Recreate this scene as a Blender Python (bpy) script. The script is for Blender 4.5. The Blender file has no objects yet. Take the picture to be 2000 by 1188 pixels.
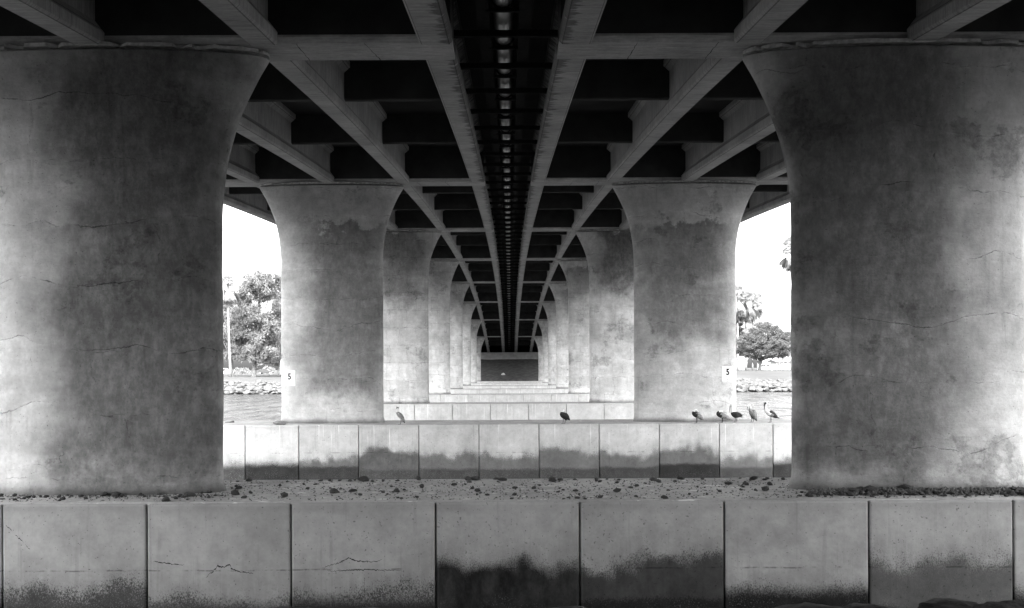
import bpy, bmesh, math, random
import numpy as np
from mathutils import Vector, Matrix, noise as mnoise

random.seed(7)
rng = np.random.default_rng(11)
scene = bpy.context.scene
COL = scene.collection

# ------------------------------------------------------------------ camera
CZ = 5.2                      # eye height above the water (water is z = 0)
FPX = 2000.0                  # focal length in photo pixels (photo 2000 px wide)
cam_d = bpy.data.cameras.new("camera")
cam_d.sensor_width = 36.0
cam_d.lens = 36.0 * FPX / 2000.0
cam_d.shift_x = 4 / 2000.0
cam_d.shift_y = 127 / 2000.0
cam_d.clip_end = 5000
cam = bpy.data.objects.new("camera", cam_d)
COL.objects.link(cam)
cam.location = (0.05, 0.0, CZ)
cam.rotation_euler = (math.radians(90), math.radians(0.26), 0)
scene.camera = cam

# ------------------------------------------------------------------ sky, sun, exposure
SUN_EL, SUN_AZ = math.radians(50), math.radians(182)
world = bpy.data.worlds.new("World")
scene.world = world
world.use_nodes = True
wn = world.node_tree
wn.nodes.clear()
sky = wn.nodes.new("ShaderNodeTexSky")
sky.sky_type = 'NISHITA'
sky.sun_disc = False
sky.sun_elevation = SUN_EL
sky.sun_rotation = SUN_AZ
sky.air_density = 1.0
sky.dust_density = 6.0
bw = wn.nodes.new("ShaderNodeRGBToBW")
bg = wn.nodes.new("ShaderNodeBackground")
bg.inputs["Strength"].default_value = 0.15
wo = wn.nodes.new("ShaderNodeOutputWorld")
wn.links.new(sky.outputs[0], bw.inputs[0])
wn.links.new(bw.outputs[0], bg.inputs[0])
wn.links.new(bg.outputs[0], wo.inputs[0])

sun_d = bpy.data.lights.new("sun", 'SUN')
sun_d.energy = 0.7
sun_d.angle = math.radians(14)
sun_d.color = (1, 1, 1)
sun = bpy.data.objects.new("sun", sun_d)
COL.objects.link(sun)
sdir = Vector((math.sin(SUN_AZ) * math.cos(SUN_EL), math.cos(SUN_AZ) * math.cos(SUN_EL), math.sin(SUN_EL)))
sun.rotation_euler = sdir.to_track_quat('Z', 'Y').to_euler()
sun.location = (0, -20, 60)

scene.view_settings.view_transform = 'Standard'
scene.view_settings.look = 'None'
scene.view_settings.gamma = 1.0
scene.view_settings.use_curve_mapping = False
scene.view_settings.exposure = 3.6
scene.render.engine = 'CYCLES'
scene.cycles.max_bounces = 10
scene.cycles.diffuse_bounces = 6
scene.cycles.glossy_bounces = 3
scene.cycles.transparent_max_bounces = 4
scene.cycles.caustics_reflective = False
scene.cycles.caustics_refractive = False
scene.cycles.use_denoising = True
scene.cycles.sample_clamp_indirect = 6

# ------------------------------------------------------------------ geometry of the place
D1, SPAN, NP = 19.1, 24.3, 8
PIER_Y = [D1 + SPAN * k for k in range(NP)]
Y_MID = D1 + SPAN * 3.5
Y_NEAR, Y_FAR = Y_MID - SPAN * 4.5, Y_MID + SPAN * 4.5
CAP_TOP = CZ - 2.24
CAP_HALF = 1.81
JOINTS = [-12.9, -10.72, -8.54, -6.1, -3.66, -1.22, 1.22, 3.66, 6.1, 8.54, 10.72, 12.9]
GIRDERS = [1.27, 4.40, 7.53, 10.66, 14.1]
def H(y):                     # height of the girder soffits: the bridge arches up to mid-channel
    return CZ + 9.87 - 5.447e-4 * (y - Y_MID) ** 2
def at(px, py, y):            # photo pixel at distance y -> x, z
    return (0.05 + (px - 996) * y / FPX, CZ - (py - 721) * y / FPX)

# ------------------------------------------------------------------ helpers
def tag(o, label=None, cat=None, group=None, kind=None):
    if label: o["label"] = label
    if cat: o["category"] = cat
    if group: o["group"] = group
    if kind: o["kind"] = kind
    return o
def link(name, me, mat, parent=None, loc=None):
    o = bpy.data.objects.new(name, me)
    COL.objects.link(o)
    if mat is not None and me is not None and len(me.materials) == 0:
        for m in (mat if isinstance(mat, (list, tuple)) else [mat]): me.materials.append(m)
    if parent is not None: o.parent = parent
    if loc is not None: o.location = loc
    return o
def empty(name, loc=(0, 0, 0), rz=0.0):
    o = bpy.data.objects.new(name, None)
    COL.objects.link(o)
    o.location = loc
    o.rotation_euler = (0, 0, rz)
    o.empty_display_size = 0.2
    return o
def mesh(name, v, f, smooth=False):
    me = bpy.data.meshes.new(name)
    me.from_pydata([tuple(p) for p in v], [], [tuple(q) for q in f])
    if smooth: me.polygons.foreach_set("use_smooth", [True] * len(me.polygons))
    me.update()
    return me
def mesh_np(name, V, F, smooth=False):
    V = np.asarray(V, dtype=np.float32); F = np.asarray(F, dtype=np.int32)
    n = F.shape[1]
    me = bpy.data.meshes.new(name)
    me.vertices.add(len(V)); me.vertices.foreach_set("co", V.ravel())
    me.loops.add(F.size); me.loops.foreach_set("vertex_index", F.ravel())
    me.polygons.add(len(F)); me.polygons.foreach_set("loop_start", np.arange(0, F.size, n, dtype=np.int32))
    if smooth: me.polygons.foreach_set("use_smooth", [True] * len(F))
    me.update(calc_edges=True)
    return me
class MB:
    def __init__(s): s.v, s.f = [], []
    def add(s, v, f):
        b = len(s.v); s.v += [tuple(p) for p in v]; s.f += [tuple(i + b for i in q) for q in f]; return s
    def box(s, x0, x1, y0, y1, z0, z1):
        return s.add([(x0,y0,z0),(x1,y0,z0),(x1,y1,z0),(x0,y1,z0),(x0,y0,z1),(x1,y0,z1),(x1,y1,z1),(x0,y1,z1)],
                     [(0,3,2,1),(4,5,6,7),(0,1,5,4),(1,2,6,5),(2,3,7,6),(3,0,4,7)])
    def tube(s, pts, rad, n=8, cap=True):
        pts = [Vector(p) for p in pts]; rings = []
        for i, p in enumerate(pts):
            d = (pts[min(i+1, len(pts)-1)] - pts[max(i-1, 0)]).normalized()
            a = d.cross(Vector((0,0,1)));
            if a.length < 1e-3: a = d.cross(Vector((0,1,0)))
            a.normalize(); b = a.cross(d).normalized()
            r = rad[i] if hasattr(rad, '__len__') else rad
            rings.append([p + a*math.cos(t)*r + b*math.sin(t)*r for t in [2*math.pi*k/n for k in range(n)]])
        v = [q for r in rings for q in r]; f = []
        for i in range(len(rings)-1):
            for k in range(n):
                f.append((i*n+k, i*n+(k+1)%n, (i+1)*n+(k+1)%n, (i+1)*n+k))
        if cap:
            f.append(tuple(range(n-1, -1, -1))); f.append(tuple((len(rings)-1)*n+k for k in range(n)))
        return s.add(v, f)
    def prism(s, prof, x0, x1, axis='x'):   # profile of (u, z) pairs extruded along an axis
        n = len(prof)
        if axis == 'x': v = [(x0,u,z) for u,z in prof] + [(x1,u,z) for u,z in prof]
        else: v = [(u,x0,z) for u,z in prof] + [(u,x1,z) for u,z in prof]
        f = [(k,(k+1)%n,n+(k+1)%n,n+k) for k in range(n)] + [tuple(range(n-1,-1,-1)), tuple(range(n,2*n))]
        return s.add(v, f)
    def me(s, name, smooth=False): return fixn(mesh(name, s.v, s.f, smooth))
    def build(s, name, mat, parent=None, smooth=False, loc=None):
        return link(name, s.me(name, smooth), mat, parent, loc)
def fixn(me):
    bm = bmesh.new(); bm.from_mesh(me); bmesh.ops.recalc_face_normals(bm, faces=bm.faces); bm.to_mesh(me); bm.free(); return me
def bevel_box(name, x0, x1, y0, y1, z0, z1, off=0.03, seg=2):
    m = MB().box(x0, x1, y0, y1, z0, z1); me = mesh(name, m.v, m.f)
    bm = bmesh.new(); bm.from_mesh(me); bmesh.ops.recalc_face_normals(bm, faces=bm.faces)
    bmesh.ops.bevel(bm, geom=list(bm.edges), offset=off, segments=seg, affect='EDGES', profile=0.5)
    bm.to_mesh(me); bm.free(); return me

# ------------------------------------------------------------------ materials
def new_mat(name):
    m = bpy.data.materials.new(name); m.use_nodes = True
    nt = m.node_tree; nt.nodes.clear()
    out = nt.nodes.new("ShaderNodeOutputMaterial"); b = nt.nodes.new("ShaderNodeBsdfPrincipled")
    nt.links.new(b.outputs[0], out.inputs[0])
    return m, nt, b
def put(nt, sock, v):
    if isinstance(v, bpy.types.NodeSocket): nt.links.new(v, sock)
    elif v is not None: sock.default_value = v
def nmath(nt, op, a, b=None, c=None, clamp=False):
    n = nt.nodes.new("ShaderNodeMath"); n.operation = op; n.use_clamp = clamp
    for i, v in enumerate((a, b, c)):
        if v is not None: put(nt, n.inputs[i], v)
    return n.outputs[0]
def mrange(nt, v, a, b, c=0.0, d=1.0, smooth=True):
    n = nt.nodes.new("ShaderNodeMapRange"); n.interpolation_type = 'SMOOTHSTEP' if smooth else 'LINEAR'
    for k, q in zip(("Value", "From Min", "From Max", "To Min", "To Max"), (v, a, b, c, d)): put(nt, n.inputs[k], q)
    return n.outputs[0]
def vmul(nt, v, s):
    n = nt.nodes.new("ShaderNodeVectorMath"); n.operation = 'MULTIPLY'; put(nt, n.inputs[0], v); put(nt, n.inputs[1], s); return n.outputs[0]
def vadd(nt, v, s):
    n = nt.nodes.new("ShaderNodeVectorMath"); n.operation = 'ADD'; put(nt, n.inputs[0], v); put(nt, n.inputs[1], s); return n.outputs[0]
def noise(nt, v, scale, detail=4, rough=0.55, dist=0.0):
    n = nt.nodes.new("ShaderNodeTexNoise"); put(nt, n.inputs["Vector"], v)
    n.inputs["Scale"].default_value = scale; n.inputs["Detail"].default_value = detail
    n.inputs["Roughness"].default_value = rough; n.inputs["Distortion"].default_value = dist
    return n.outputs["Fac"]
def noisev(nt, v, scale, detail=2):
    n = nt.nodes.new("ShaderNodeTexNoise"); put(nt, n.inputs["Vector"], v)
    n.inputs["Scale"].default_value = scale; n.inputs["Detail"].default_value = detail
    return n.outputs["Color"]
def coords(nt, seed=True):
    tc = nt.nodes.new("ShaderNodeTexCoord"); oi = nt.nodes.new("ShaderNodeObjectInfo")
    P = tc.outputs["Object"]
    if not seed: return P, P, oi
    off = nt.nodes.new("ShaderNodeCombineXYZ"); r = oi.outputs["Random"]
    put(nt, off.inputs[0], nmath(nt, 'MULTIPLY', r, 171.0)); put(nt, off.inputs[1], nmath(nt, 'MULTIPLY', r, 93.0)); put(nt, off.inputs[2], nmath(nt, 'MULTIPLY', r, 57.0))
    return P, vadd(nt, P, off.outputs[0]), oi
def sep(nt, v):
    n = nt.nodes.new("ShaderNodeSeparateXYZ"); put(nt, n.inputs[0], v); return n.outputs
def grey(nt, b, val, rough=0.9, spec=0.2):
    c = nt.nodes.new("ShaderNodeCombineColor")
    for i in range(3): put(nt, c.inputs[i], val)
    nt.links.new(c.outputs[0], b.inputs["Base Color"]); b.inputs["Roughness"].default_value = rough
    b.inputs["Specular IOR Level"].default_value = spec
def bump(nt, b, h, strength=0.3, dist=0.02):
    n = nt.nodes.new("ShaderNodeBump"); n.inputs["Strength"].default_value = strength; n.inputs["Distance"].default_value = dist
    put(nt, n.inputs["Height"], h); nt.links.new(n.outputs[0], b.inputs["Normal"])
def mul(nt, *a):
    r = a[0]
    for q in a[1:]: r = nmath(nt, 'MULTIPLY', r, q)
    return r

def plain(name, val, rough=0.8, var=0.25, scale=6.0, spec=0.2, metal=0.0, bmp=0.0):
    m, nt, b = new_mat(name)
    P, Q, oi = coords(nt)
    n1 = noise(nt, Q, scale, 5)
    k = mrange(nt, n1, 0.3, 0.7, 1 - var, 1 + var, False)
    r = mrange(nt, oi.outputs["Random"], 0, 1, 0.88, 1.12, False)
    grey(nt, b, mul(nt, k, r, val), rough, spec)
    b.inputs["Metallic"].default_value = metal
    if bmp: bump(nt, b, noise(nt, Q, scale * 4, 6), bmp, 0.03)
    return m

def column_mat():
    m, nt, b = new_mat("column_concrete")
    P, Q, oi = coords(nt)
    col = nt.nodes.new("ShaderNodeSeparateColor"); nt.links.new(oi.outputs["Color"], col.inputs[0])
    lo, hi, st = (nmath(nt, 'MULTIPLY', col.outputs[i], s) for i, s in ((0, 15.0), (1, 15.0), (2, 1.0)))
    xc = nmath(nt, 'MULTIPLY_ADD', oi.outputs["Alpha"], 5.0, -2.5)
    rnd = oi.outputs["Random"]
    boost = mrange(nt, oi.outputs['Object Index'], 19.0, 19.9); aidx = nmath(nt, 'MULTIPLY_ADD', boost, -20.0, oi.outputs['Object Index'])
    x, y, z = sep(nt, P)
    big = noise(nt, Q, 0.38, 3); med = noise(nt, Q, 1.9, 9, 0.66); fine = noise(nt, Q, 13, 8, 0.68)
    mid = noise(nt, vmul(nt, Q, (1.0, 1.0, 0.8)), 0.95, 10, 0.74)
    tone = mul(nt, mrange(nt, big, 0.3, 0.7, 0.80, 1.16, False), mrange(nt, mid, 0.38, 0.60, 0.85, 1.07), mrange(nt, med, 0.3, 0.7, 0.86, 1.12, False), mrange(nt, fine, 0.25, 0.75, 0.88, 1.10, False))
    # trowelled plaster: wide sideways smears, finer near the edges of each pass
    smear = noise(nt, vmul(nt, Q, (0.5, 0.5, 2.4)), 2.0, 8, 0.72)
    tone = mul(nt, tone, mrange(nt, smear, 0.3, 0.7, 0.90, 1.09, False))
    # pour lifts: each 1.15 m lift has its own shade, a faint dark line where two lifts meet
    wsm = nmath(nt, 'ADD', nmath(nt, 'MULTIPLY_ADD', noise(nt, Q, 0.5, 2), 1.1, -0.55), nmath(nt, 'MULTIPLY_ADD', noise(nt, Q, 3.0, 7, 0.7), 0.14, -0.07))
    zl = nmath(nt, 'DIVIDE', nmath(nt, 'ADD', nmath(nt, 'MULTIPLY_ADD', rnd, 0.9, z), wsm), 1.15)
    wn_ = nt.nodes.new("ShaderNodeTexWhiteNoise"); wn_.noise_dimensions = '1D'
    put(nt, wn_.inputs["W"], nmath(nt, 'MULTIPLY_ADD', rnd, 37.0, nmath(nt, 'FLOOR', zl)))
    tone = mul(nt, tone, mrange(nt, wn_.outputs["Value"], 0, 1, 0.93, 1.06, False))
    fz = nmath(nt, 'FRACT', zl)
    dline = nmath(nt, 'MINIMUM', fz, nmath(nt, 'SUBTRACT', 1.0, fz))
    wid = mrange(nt, noise(nt, Q, 3.5, 5, 0.7), 0.35, 0.7, 0.003, 0.017, False)
    liftl = mul(nt, mrange(nt, nmath(nt, 'DIVIDE', dline, wid), 0.35, 1.0, 1.0, 0.0), mrange(nt, noise(nt, Q, 0.8, 7, 0.74), 0.47, 0.60))
    # runs of dirty water below the joints and the crossbeam
    run = noise(nt, vmul(nt, Q, (2.6, 2.6, 0.16)), 2.0, 7, 0.68)
    below = mrange(nt, fz, 0.25, 1.0, 0.25, 1.0, False)
    tone = mul(nt, tone, nmath(nt, 'SUBTRACT', 1.0, mul(nt, mrange(nt, run, 0.54, 0.70), below, 0.26)))
    # ragged staining; on the nearest columns it also paints in side-light fall-off
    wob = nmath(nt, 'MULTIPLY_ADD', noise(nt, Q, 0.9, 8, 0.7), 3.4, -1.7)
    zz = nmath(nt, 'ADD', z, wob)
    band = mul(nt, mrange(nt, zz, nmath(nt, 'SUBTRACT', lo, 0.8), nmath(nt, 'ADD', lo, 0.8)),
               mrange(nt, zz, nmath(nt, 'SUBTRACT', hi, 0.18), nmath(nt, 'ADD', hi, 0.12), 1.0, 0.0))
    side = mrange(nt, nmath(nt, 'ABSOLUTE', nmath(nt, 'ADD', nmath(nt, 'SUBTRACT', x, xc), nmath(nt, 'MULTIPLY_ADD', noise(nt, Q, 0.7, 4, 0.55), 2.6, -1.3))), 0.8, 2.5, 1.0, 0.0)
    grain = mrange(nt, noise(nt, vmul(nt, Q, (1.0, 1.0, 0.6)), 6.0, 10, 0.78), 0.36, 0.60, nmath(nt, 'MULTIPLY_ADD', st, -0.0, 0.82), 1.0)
    stain_shade = mul(nt, band, side, grain, st)
    tone = mul(nt, tone, mrange(nt, stain_shade, 0, 1, 1.0, 0.24, False))
    # ragged patches where the skim coat has weathered off, with a darker rim
    pn = noise(nt, vmul(nt, Q, (1.0, 1.0, 1.25)), 0.62, 10, 0.70)
    patch = mrange(nt, pn, 0.575, 0.625)
    rim = mul(nt, patch, mrange(nt, pn, 0.605, 0.64, 1.0, 0.0))
    tone = mul(nt, tone, nmath(nt, 'SUBTRACT', 1.0, mul(nt, patch, mrange(nt, noise(nt, Q, 7, 8, 0.75), 0.35, 0.65, 0.10, 0.40))), nmath(nt, 'SUBTRACT', 1.0, mul(nt, rim, 0.10)))
    pale = mrange(nt, noise(nt, Q, 0.8, 9, 0.68), 0.60, 0.66)
    tone = mul(nt, tone, nmath(nt, 'MULTIPLY_ADD', pale, 0.16, 1.0))
    # a few upright cracks and spalls
    wv = vmul(nt, vadd(nt, noisev(nt, Q, 2.6, 7), (-0.5, -0.5, -0.5)), (0.55, 0.0, 0.25))
    br = nt.nodes.new("ShaderNodeTexBrick")
    pl = nt.nodes.new("ShaderNodeCombineXYZ"); q = sep(nt, vadd(nt, P, wv))
    put(nt, pl.inputs[0], nmath(nt, 'MULTIPLY_ADD', rnd, 30.0, q[0])); put(nt, pl.inputs[1], nmath(nt, 'MULTIPLY_ADD', rnd, 0.9, q[2]))
    put(nt, br.inputs["Vector"], pl.outputs[0])
    br.inputs["Scale"].default_value = 1.0; br.inputs["Mortar Size"].default_value = 0.010; br.inputs["Mortar Smooth"].default_value = 0.7
    br.inputs["Brick Width"].default_value = 1.15; br.inputs["Row Height"].default_value = 1.15
    vis = mul(nt, mrange(nt, noise(nt, Q, 0.9, 8, 0.75), 0.50, 0.66), mrange(nt, noise(nt, Q, 5.0, 5, 0.7), 0.40, 0.56))
    vis = nmath(nt, 'MAXIMUM', vis, mul(nt, boost, mrange(nt, noise(nt, Q, 0.8, 6, 0.7), 0.40, 0.55), 0.9))
    crack = nmath(nt, 'MAXIMUM', mul(nt, br.outputs["Fac"], vis), mul(nt, liftl, 0.85))
    tone = mul(nt, tone, mrange(nt, crack, 0, 1, 1.0, 0.30, False))
    # leached pale halo beside the joints
    halo = mul(nt, mrange(nt, dline, 0.0, 0.09, 1.0, 0.0), mrange(nt, noise(nt, Q, 2.4, 6, 0.7), 0.5, 0.66), 0.22)
    tone = mul(nt, tone, nmath(nt, 'ADD', 1.0, halo))
    foot_dark = mul(nt, mrange(nt, nmath(nt, 'ADD', z, nmath(nt, 'MULTIPLY', wob, 0.14)), 0.0, 0.30, 1.0, 0.0), 0.5)  # darker towards the foot of the shaft
    tone = mul(nt, tone, nmath(nt, 'SUBTRACT', 1.0, foot_dark))
    tone = mul(nt, tone, mrange(nt, noise(nt, Q, 30, 2), 0.68, 0.73, 1.0, 0.5))
    grey(nt, b, mul(nt, tone, mrange(nt, aidx, 0, 10, 0.26, 0.62, False)), 0.93, 0.12)
    hgt = nmath(nt, 'SUBTRACT', nmath(nt, 'ADD', nmath(nt, 'ADD', nmath(nt, 'MULTIPLY', fine, 0.5), nmath(nt, 'MULTIPLY', med, 0.9)), nmath(nt, 'MULTIPLY', smear, 0.6)), nmath(nt, 'MULTIPLY', crack, 0.9))
    bump(nt, b, hgt, 0.5, 0.05)
    return m

def panel_mat():
    m, nt, b = new_mat("cap_panel_concrete")
    P, Q, oi = coords(nt)
    col = nt.nodes.new("ShaderNodeSeparateColor"); nt.links.new(oi.outputs["Color"], col.inputs[0])
    e = nmath(nt, 'MULTIPLY', col.outputs[0], 3.0); solid = col.outputs[1]; dk = col.outputs[2]
    x, y, z = sep(nt, P)
    t = nmath(nt, 'MULTIPLY', z, -1.0)
    big = noise(nt, Q, 0.8, 4); med = noise(nt, Q, 3.0, 9, 0.68); fine = noise(nt, Q, 16, 6, 0.65)
    tone = mul(nt, mrange(nt, big, 0.3, 0.7, 0.82, 1.12, False), mrange(nt, med, 0.3, 0.7, 0.84, 1.12, False), mrange(nt, fine, 0.3, 0.7, 0.94, 1.05, False))
    run = noise(nt, vmul(nt, Q, (4.5, 1.0, 0.25)), 1.8, 5, 0.6)
    tone = mul(nt, tone, mrange(nt, run, 0.32, 0.45, 0.88, 1.0))
    drip = mul(nt, mrange(nt, noise(nt, vmul(nt, Q, (7.0, 1.0, 0.12)), 2.2, 2), 0.66, 0.7), mrange(nt, t, 0.2, 1.3, 0.30, 0.0), mrange(nt, oi.outputs['Alpha'], 0.45, 0.5))
    nl = nmath(nt, 'SUBTRACT', noise(nt, vmul(nt, Q, (1.0, 1.0, 0.7)), 1.3, 3, 0.5), 0.5)
    tt = nmath(nt, 'MULTIPLY_ADD', nl, 1.25, t)
    prob = mrange(nt, tt, nmath(nt, 'SUBTRACT', e, 0.55), nmath(nt, 'ADD', e, 0.50))
    sp = noise(nt, vmul(nt, Q, (1.0, 1.0, 0.7)), 55, 6, 0.8)
    thr = nmath(nt, 'MULTIPLY_ADD', prob, -0.36, 0.74)
    speck = mrange(nt, sp, nmath(nt, 'SUBTRACT', thr, 0.06), nmath(nt, 'ADD', thr, 0.05))
    sld = mul(nt, mrange(nt, nmath(nt, 'MULTIPLY_ADD', sp, 0.55, tt), nmath(nt, 'ADD', e, 0.12), nmath(nt, 'ADD', e, 0.50)), solid)
    wet = mrange(nt, nmath(nt, 'ADD', nmath(nt, 'MULTIPLY', nl, 0.18), nmath(nt, 'MULTIPLY_ADD', sp, 0.55, nmath(nt, 'MULTIPLY_ADD', med, 0.25, t))), nmath(nt, 'MULTIPLY_ADD', oi.outputs['Random'], 0.22, 1.68), nmath(nt, 'MULTIPLY_ADD', oi.outputs['Random'], 0.22, 2.06), 0.0, mrange(nt, oi.outputs['Random'], 0.0, 1.0, 0.99, 0.90, False))
    blot = mrange(nt, noise(nt, vmul(nt, Q, (1.0, 1.0, 0.5)), 2.0, 8, 0.75), 0.35, 0.70, 1.0, 0.91)
    soft = mul(nt, mrange(nt, tt, nmath(nt, 'SUBTRACT', e, 0.7), nmath(nt, 'ADD', e, 0.6)), mrange(nt, run, 0.35, 0.6, 0.25, 0.62))
    speck = nmath(nt, 'MAXIMUM', speck, soft)
    dark = nmath(nt, 'MAXIMUM', mul(nt, nmath(nt, 'MAXIMUM', mul(nt, speck, 0.85), mul(nt, sld, blot)), dk), mul(nt, wet, mrange(nt, blot, 0.6, 1.0, 0.95, 1.0)))
    # barnacle crust low down
    barn = mul(nt, mrange(nt, noise(nt, Q, 42, 3, 0.7), 0.58, 0.64), mrange(nt, tt, 1.6, 2.0), 0.30)
    pit = mul(nt, mrange(nt, noise(nt, Q, 21, 2), 0.67, 0.72, 1.0, 0.5), mrange(nt, noise(nt, Q, 7, 6, 0.75), 0.64, 0.70, 1.0, 0.7))
    # old waterline and form tie marks
    wl = mul(nt, mrange(nt, nmath(nt, 'ABSOLUTE', nmath(nt, 'ADD', nmath(nt, 'SUBTRACT', t, 1.12), nmath(nt, 'MULTIPLY', nl, 0.05))), 0.004, 0.02, 1.0, 0.0), mrange(nt, noise(nt, Q, 2.5, 5, 0.7), 0.48, 0.6), 0.5)
    topd = mul(nt, mrange(nt, nmath(nt, 'MULTIPLY_ADD', nl, 0.3, t), 0.05, 0.20, 1.0, 0.0), mrange(nt, med, 0.4, 0.65, 0.0, 0.22))
    tone = mul(nt, tone, nmath(nt, 'SUBTRACT', 1.0, wl), nmath(nt, 'SUBTRACT', 1.0, topd))
    base = nmath(nt, 'ADD', mul(nt, tone, pit, oi.outputs["Alpha"]), drip)
    val = nmath(nt, 'ADD', mul(nt, base, mrange(nt, dark, 0, 1, 1.0, 0.0, False)), mul(nt, dark, mrange(nt, med, 0.3, 0.7, 0.006, 0.022, False)))
    val = nmath(nt, 'ADD', val, mul(nt, barn, 0.35))
    grey(nt, b, val, 0.92, 0.05)
    bump(nt, b, nmath(nt, 'ADD', nmath(nt, 'MULTIPLY', fine, 0.5), nmath(nt, 'MULTIPLY', sp, mul(nt, prob, 0.8))), 0.4, 0.025)
    return m

def girder_mat(name, base, inner=False, half=0.22):
    m, nt, b = new_mat(name)
    P, Q, oi = coords(nt)
    x, y, z = sep(nt, P)
    board = noise(nt, vmul(nt, Q, (1.3, 14.0, 1.3)), 1.5, 6, 0.7)
    big = noise(nt, Q, 0.7, 4); fine = noise(nt, Q, 14, 6, 0.6)
    run = noise(nt, vmul(nt, Q, (1.0, 5.0, 0.4)), 1.3, 5)
    tone = mul(nt, mrange(nt, board, 0.28, 0.7, 0.62, 1.18, False), mrange(nt, big, 0.3, 0.7, 0.78, 1.15, False), mrange(nt, fine, 0.3, 0.7, 0.88, 1.08, False), mrange(nt, run, 0.3, 0.5, 0.8, 1.0))
    if inner:   # drip stains creeping in from the open joint between the decks
        ax = nmath(nt, 'ADD', nmath(nt, 'MULTIPLY', x, mrange(nt, oi.outputs["Alpha"], 0.0, 1.0, -1.0, 1.0, False)), 1.27)
        lim = mrange(nt, noise(nt, vmul(nt, Q, (0.2, 1.0, 0.2)), 4.0, 7, 0.75), 0.36, 0.66, 0.94, 1.30, False)
        d = mrange(nt, nmath(nt, 'SUBTRACT', ax, lim), -0.03, 0.03, 0.42, 1.0)
        tone = mul(nt, tone, d)
    if half:    # dirt line along the form arris
        ar = mrange(nt, nmath(nt, 'ABSOLUTE', nmath(nt, 'SUBTRACT', nmath(nt, 'ABSOLUTE', x), half)), 0.004, 0.014, 0.45, 1.0)
        tone = mul(nt, tone, ar)
    grey(nt, b, mul(nt, tone, base), 0.92, 0.15)
    bump(nt, b, nmath(nt, 'ADD', board, fine), 0.35, 0.03)
    return m

def slab_top_mat():
    m, nt, b = new_mat("cap_top_concrete")
    P, Q, oi = coords(nt)
    n1 = noise(nt, Q, 0.9, 5); n2 = noise(nt, Q, 9, 7, 0.65)
    g = mul(nt, mrange(nt, noise(nt, vmul(nt, Q, (1.0, 2.2, 1.0)), 2.1, 4), 0.61, 0.66), 0.30)
    dirt = mrange(nt, noise(nt, Q, 26, 4, 0.7), 0.62, 0.68, 1.0, 0.5)
    v = mul(nt, mrange(nt, n1, 0.3, 0.7, 0.75, 1.15, False), mrange(nt, n2, 0.3, 0.7, 0.8, 1.15, False), dirt, 0.38)
    grey(nt, b, nmath(nt, 'ADD', v, g), 0.92, 0.2); bump(nt, b, n2, 0.4, 0.02)
    return m

def water_mat():
    m, nt, b = new_mat("bay_water")
    tc = nt.nodes.new("ShaderNodeTexCoord"); P = tc.outputs["Object"]
    w1 = noise(nt, vmul(nt, P, (0.55, 0.9, 1)), 0.55, 3, 0.5); w2 = noise(nt, vmul(nt, P, (0.7, 1.2, 1)), 2.2, 4, 0.55)
    grey(nt, b, 0.035, 0.05, 0.5)
    b.inputs["IOR"].default_value = 1.33
    patch = nmath(nt, 'ADD', nmath(nt, 'MULTIPLY', noise(nt, vmul(nt, P, (0.30, 0.075, 1)), 1.0, 4, 0.6), 0.6), nmath(nt, 'MULTIPLY', noise(nt, vmul(nt, P, (0.9, 0.16, 1)), 1.0, 3, 0.6), 0.4))
    nt.links.new(mrange(nt, patch, 0.42, 0.66, 0.01, 0.26), b.inputs["Specular IOR Level"])
    nt.links.new(mrange(nt, patch, 0.40, 0.62, 0.35, 0.06), b.inputs["Roughness"])
    bump(nt, b, nmath(nt, 'ADD', nmath(nt, 'MULTIPLY', w1, 1.0), nmath(nt, 'MULTIPLY', w2, 0.35)), 1.0, 0.45)
    return m

def lawn_mat():
    m, nt, b = new_mat("lawn_ground")
    P, Q, oi = coords(nt, False)
    v = mul(nt, mrange(nt, noise(nt, P, 0.06, 4), 0.3, 0.7, 0.8, 1.2, False), mrange(nt, noise(nt, P, 1.2, 6, 0.7), 0.3, 0.7, 0.8, 1.2, False), 0.055)
    grey(nt, b, v, 0.95, 0.1); bump(nt, b, noise(nt, P, 3, 5), 0.5, 0.1)
    return m

def soil_mat():
    m, nt, b = new_mat("bank_soil")
    P, Q, oi = coords(nt, False)
    n2 = noise(nt, P, 5, 8, 0.7)
    v = mul(nt, mrange(nt, noise(nt, P, 0.8, 5), 0.3, 0.7, 0.6, 1.3, False), mrange(nt, n2, 0.3, 0.7, 0.6, 1.4, False), 0.05)
    grey(nt, b, v, 0.95, 0.1); bump(nt, b, n2, 0.8, 0.08)
    return m

def leaf_mat(name, val, trans=0.25):
    m, nt, b = new_mat(name)
    geo = nt.nodes.new("ShaderNodeNewGeometry")
    k = mrange(nt, geo.outputs["Random Per Island"], 0, 1, 0.85, 1.18, False)
    grey(nt, b, mul(nt, k, val), 0.7, 0.15)
    tr = nt.nodes.new("ShaderNodeBsdfTranslucent"); mx = nt.nodes.new("ShaderNodeMixShader"); out = [n for n in nt.nodes if n.type == 'OUTPUT_MATERIAL'][0]
    tr.inputs[0].default_value = (val*1.3, val*1.3, val*1.3, 1); mx.inputs[0].default_value = trans
    nt.links.new(b.outputs[0], mx.inputs[1]); nt.links.new(tr.outputs[0], mx.inputs[2]); nt.links.new(mx.outputs[0], out.inputs[0])
    return m

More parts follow.
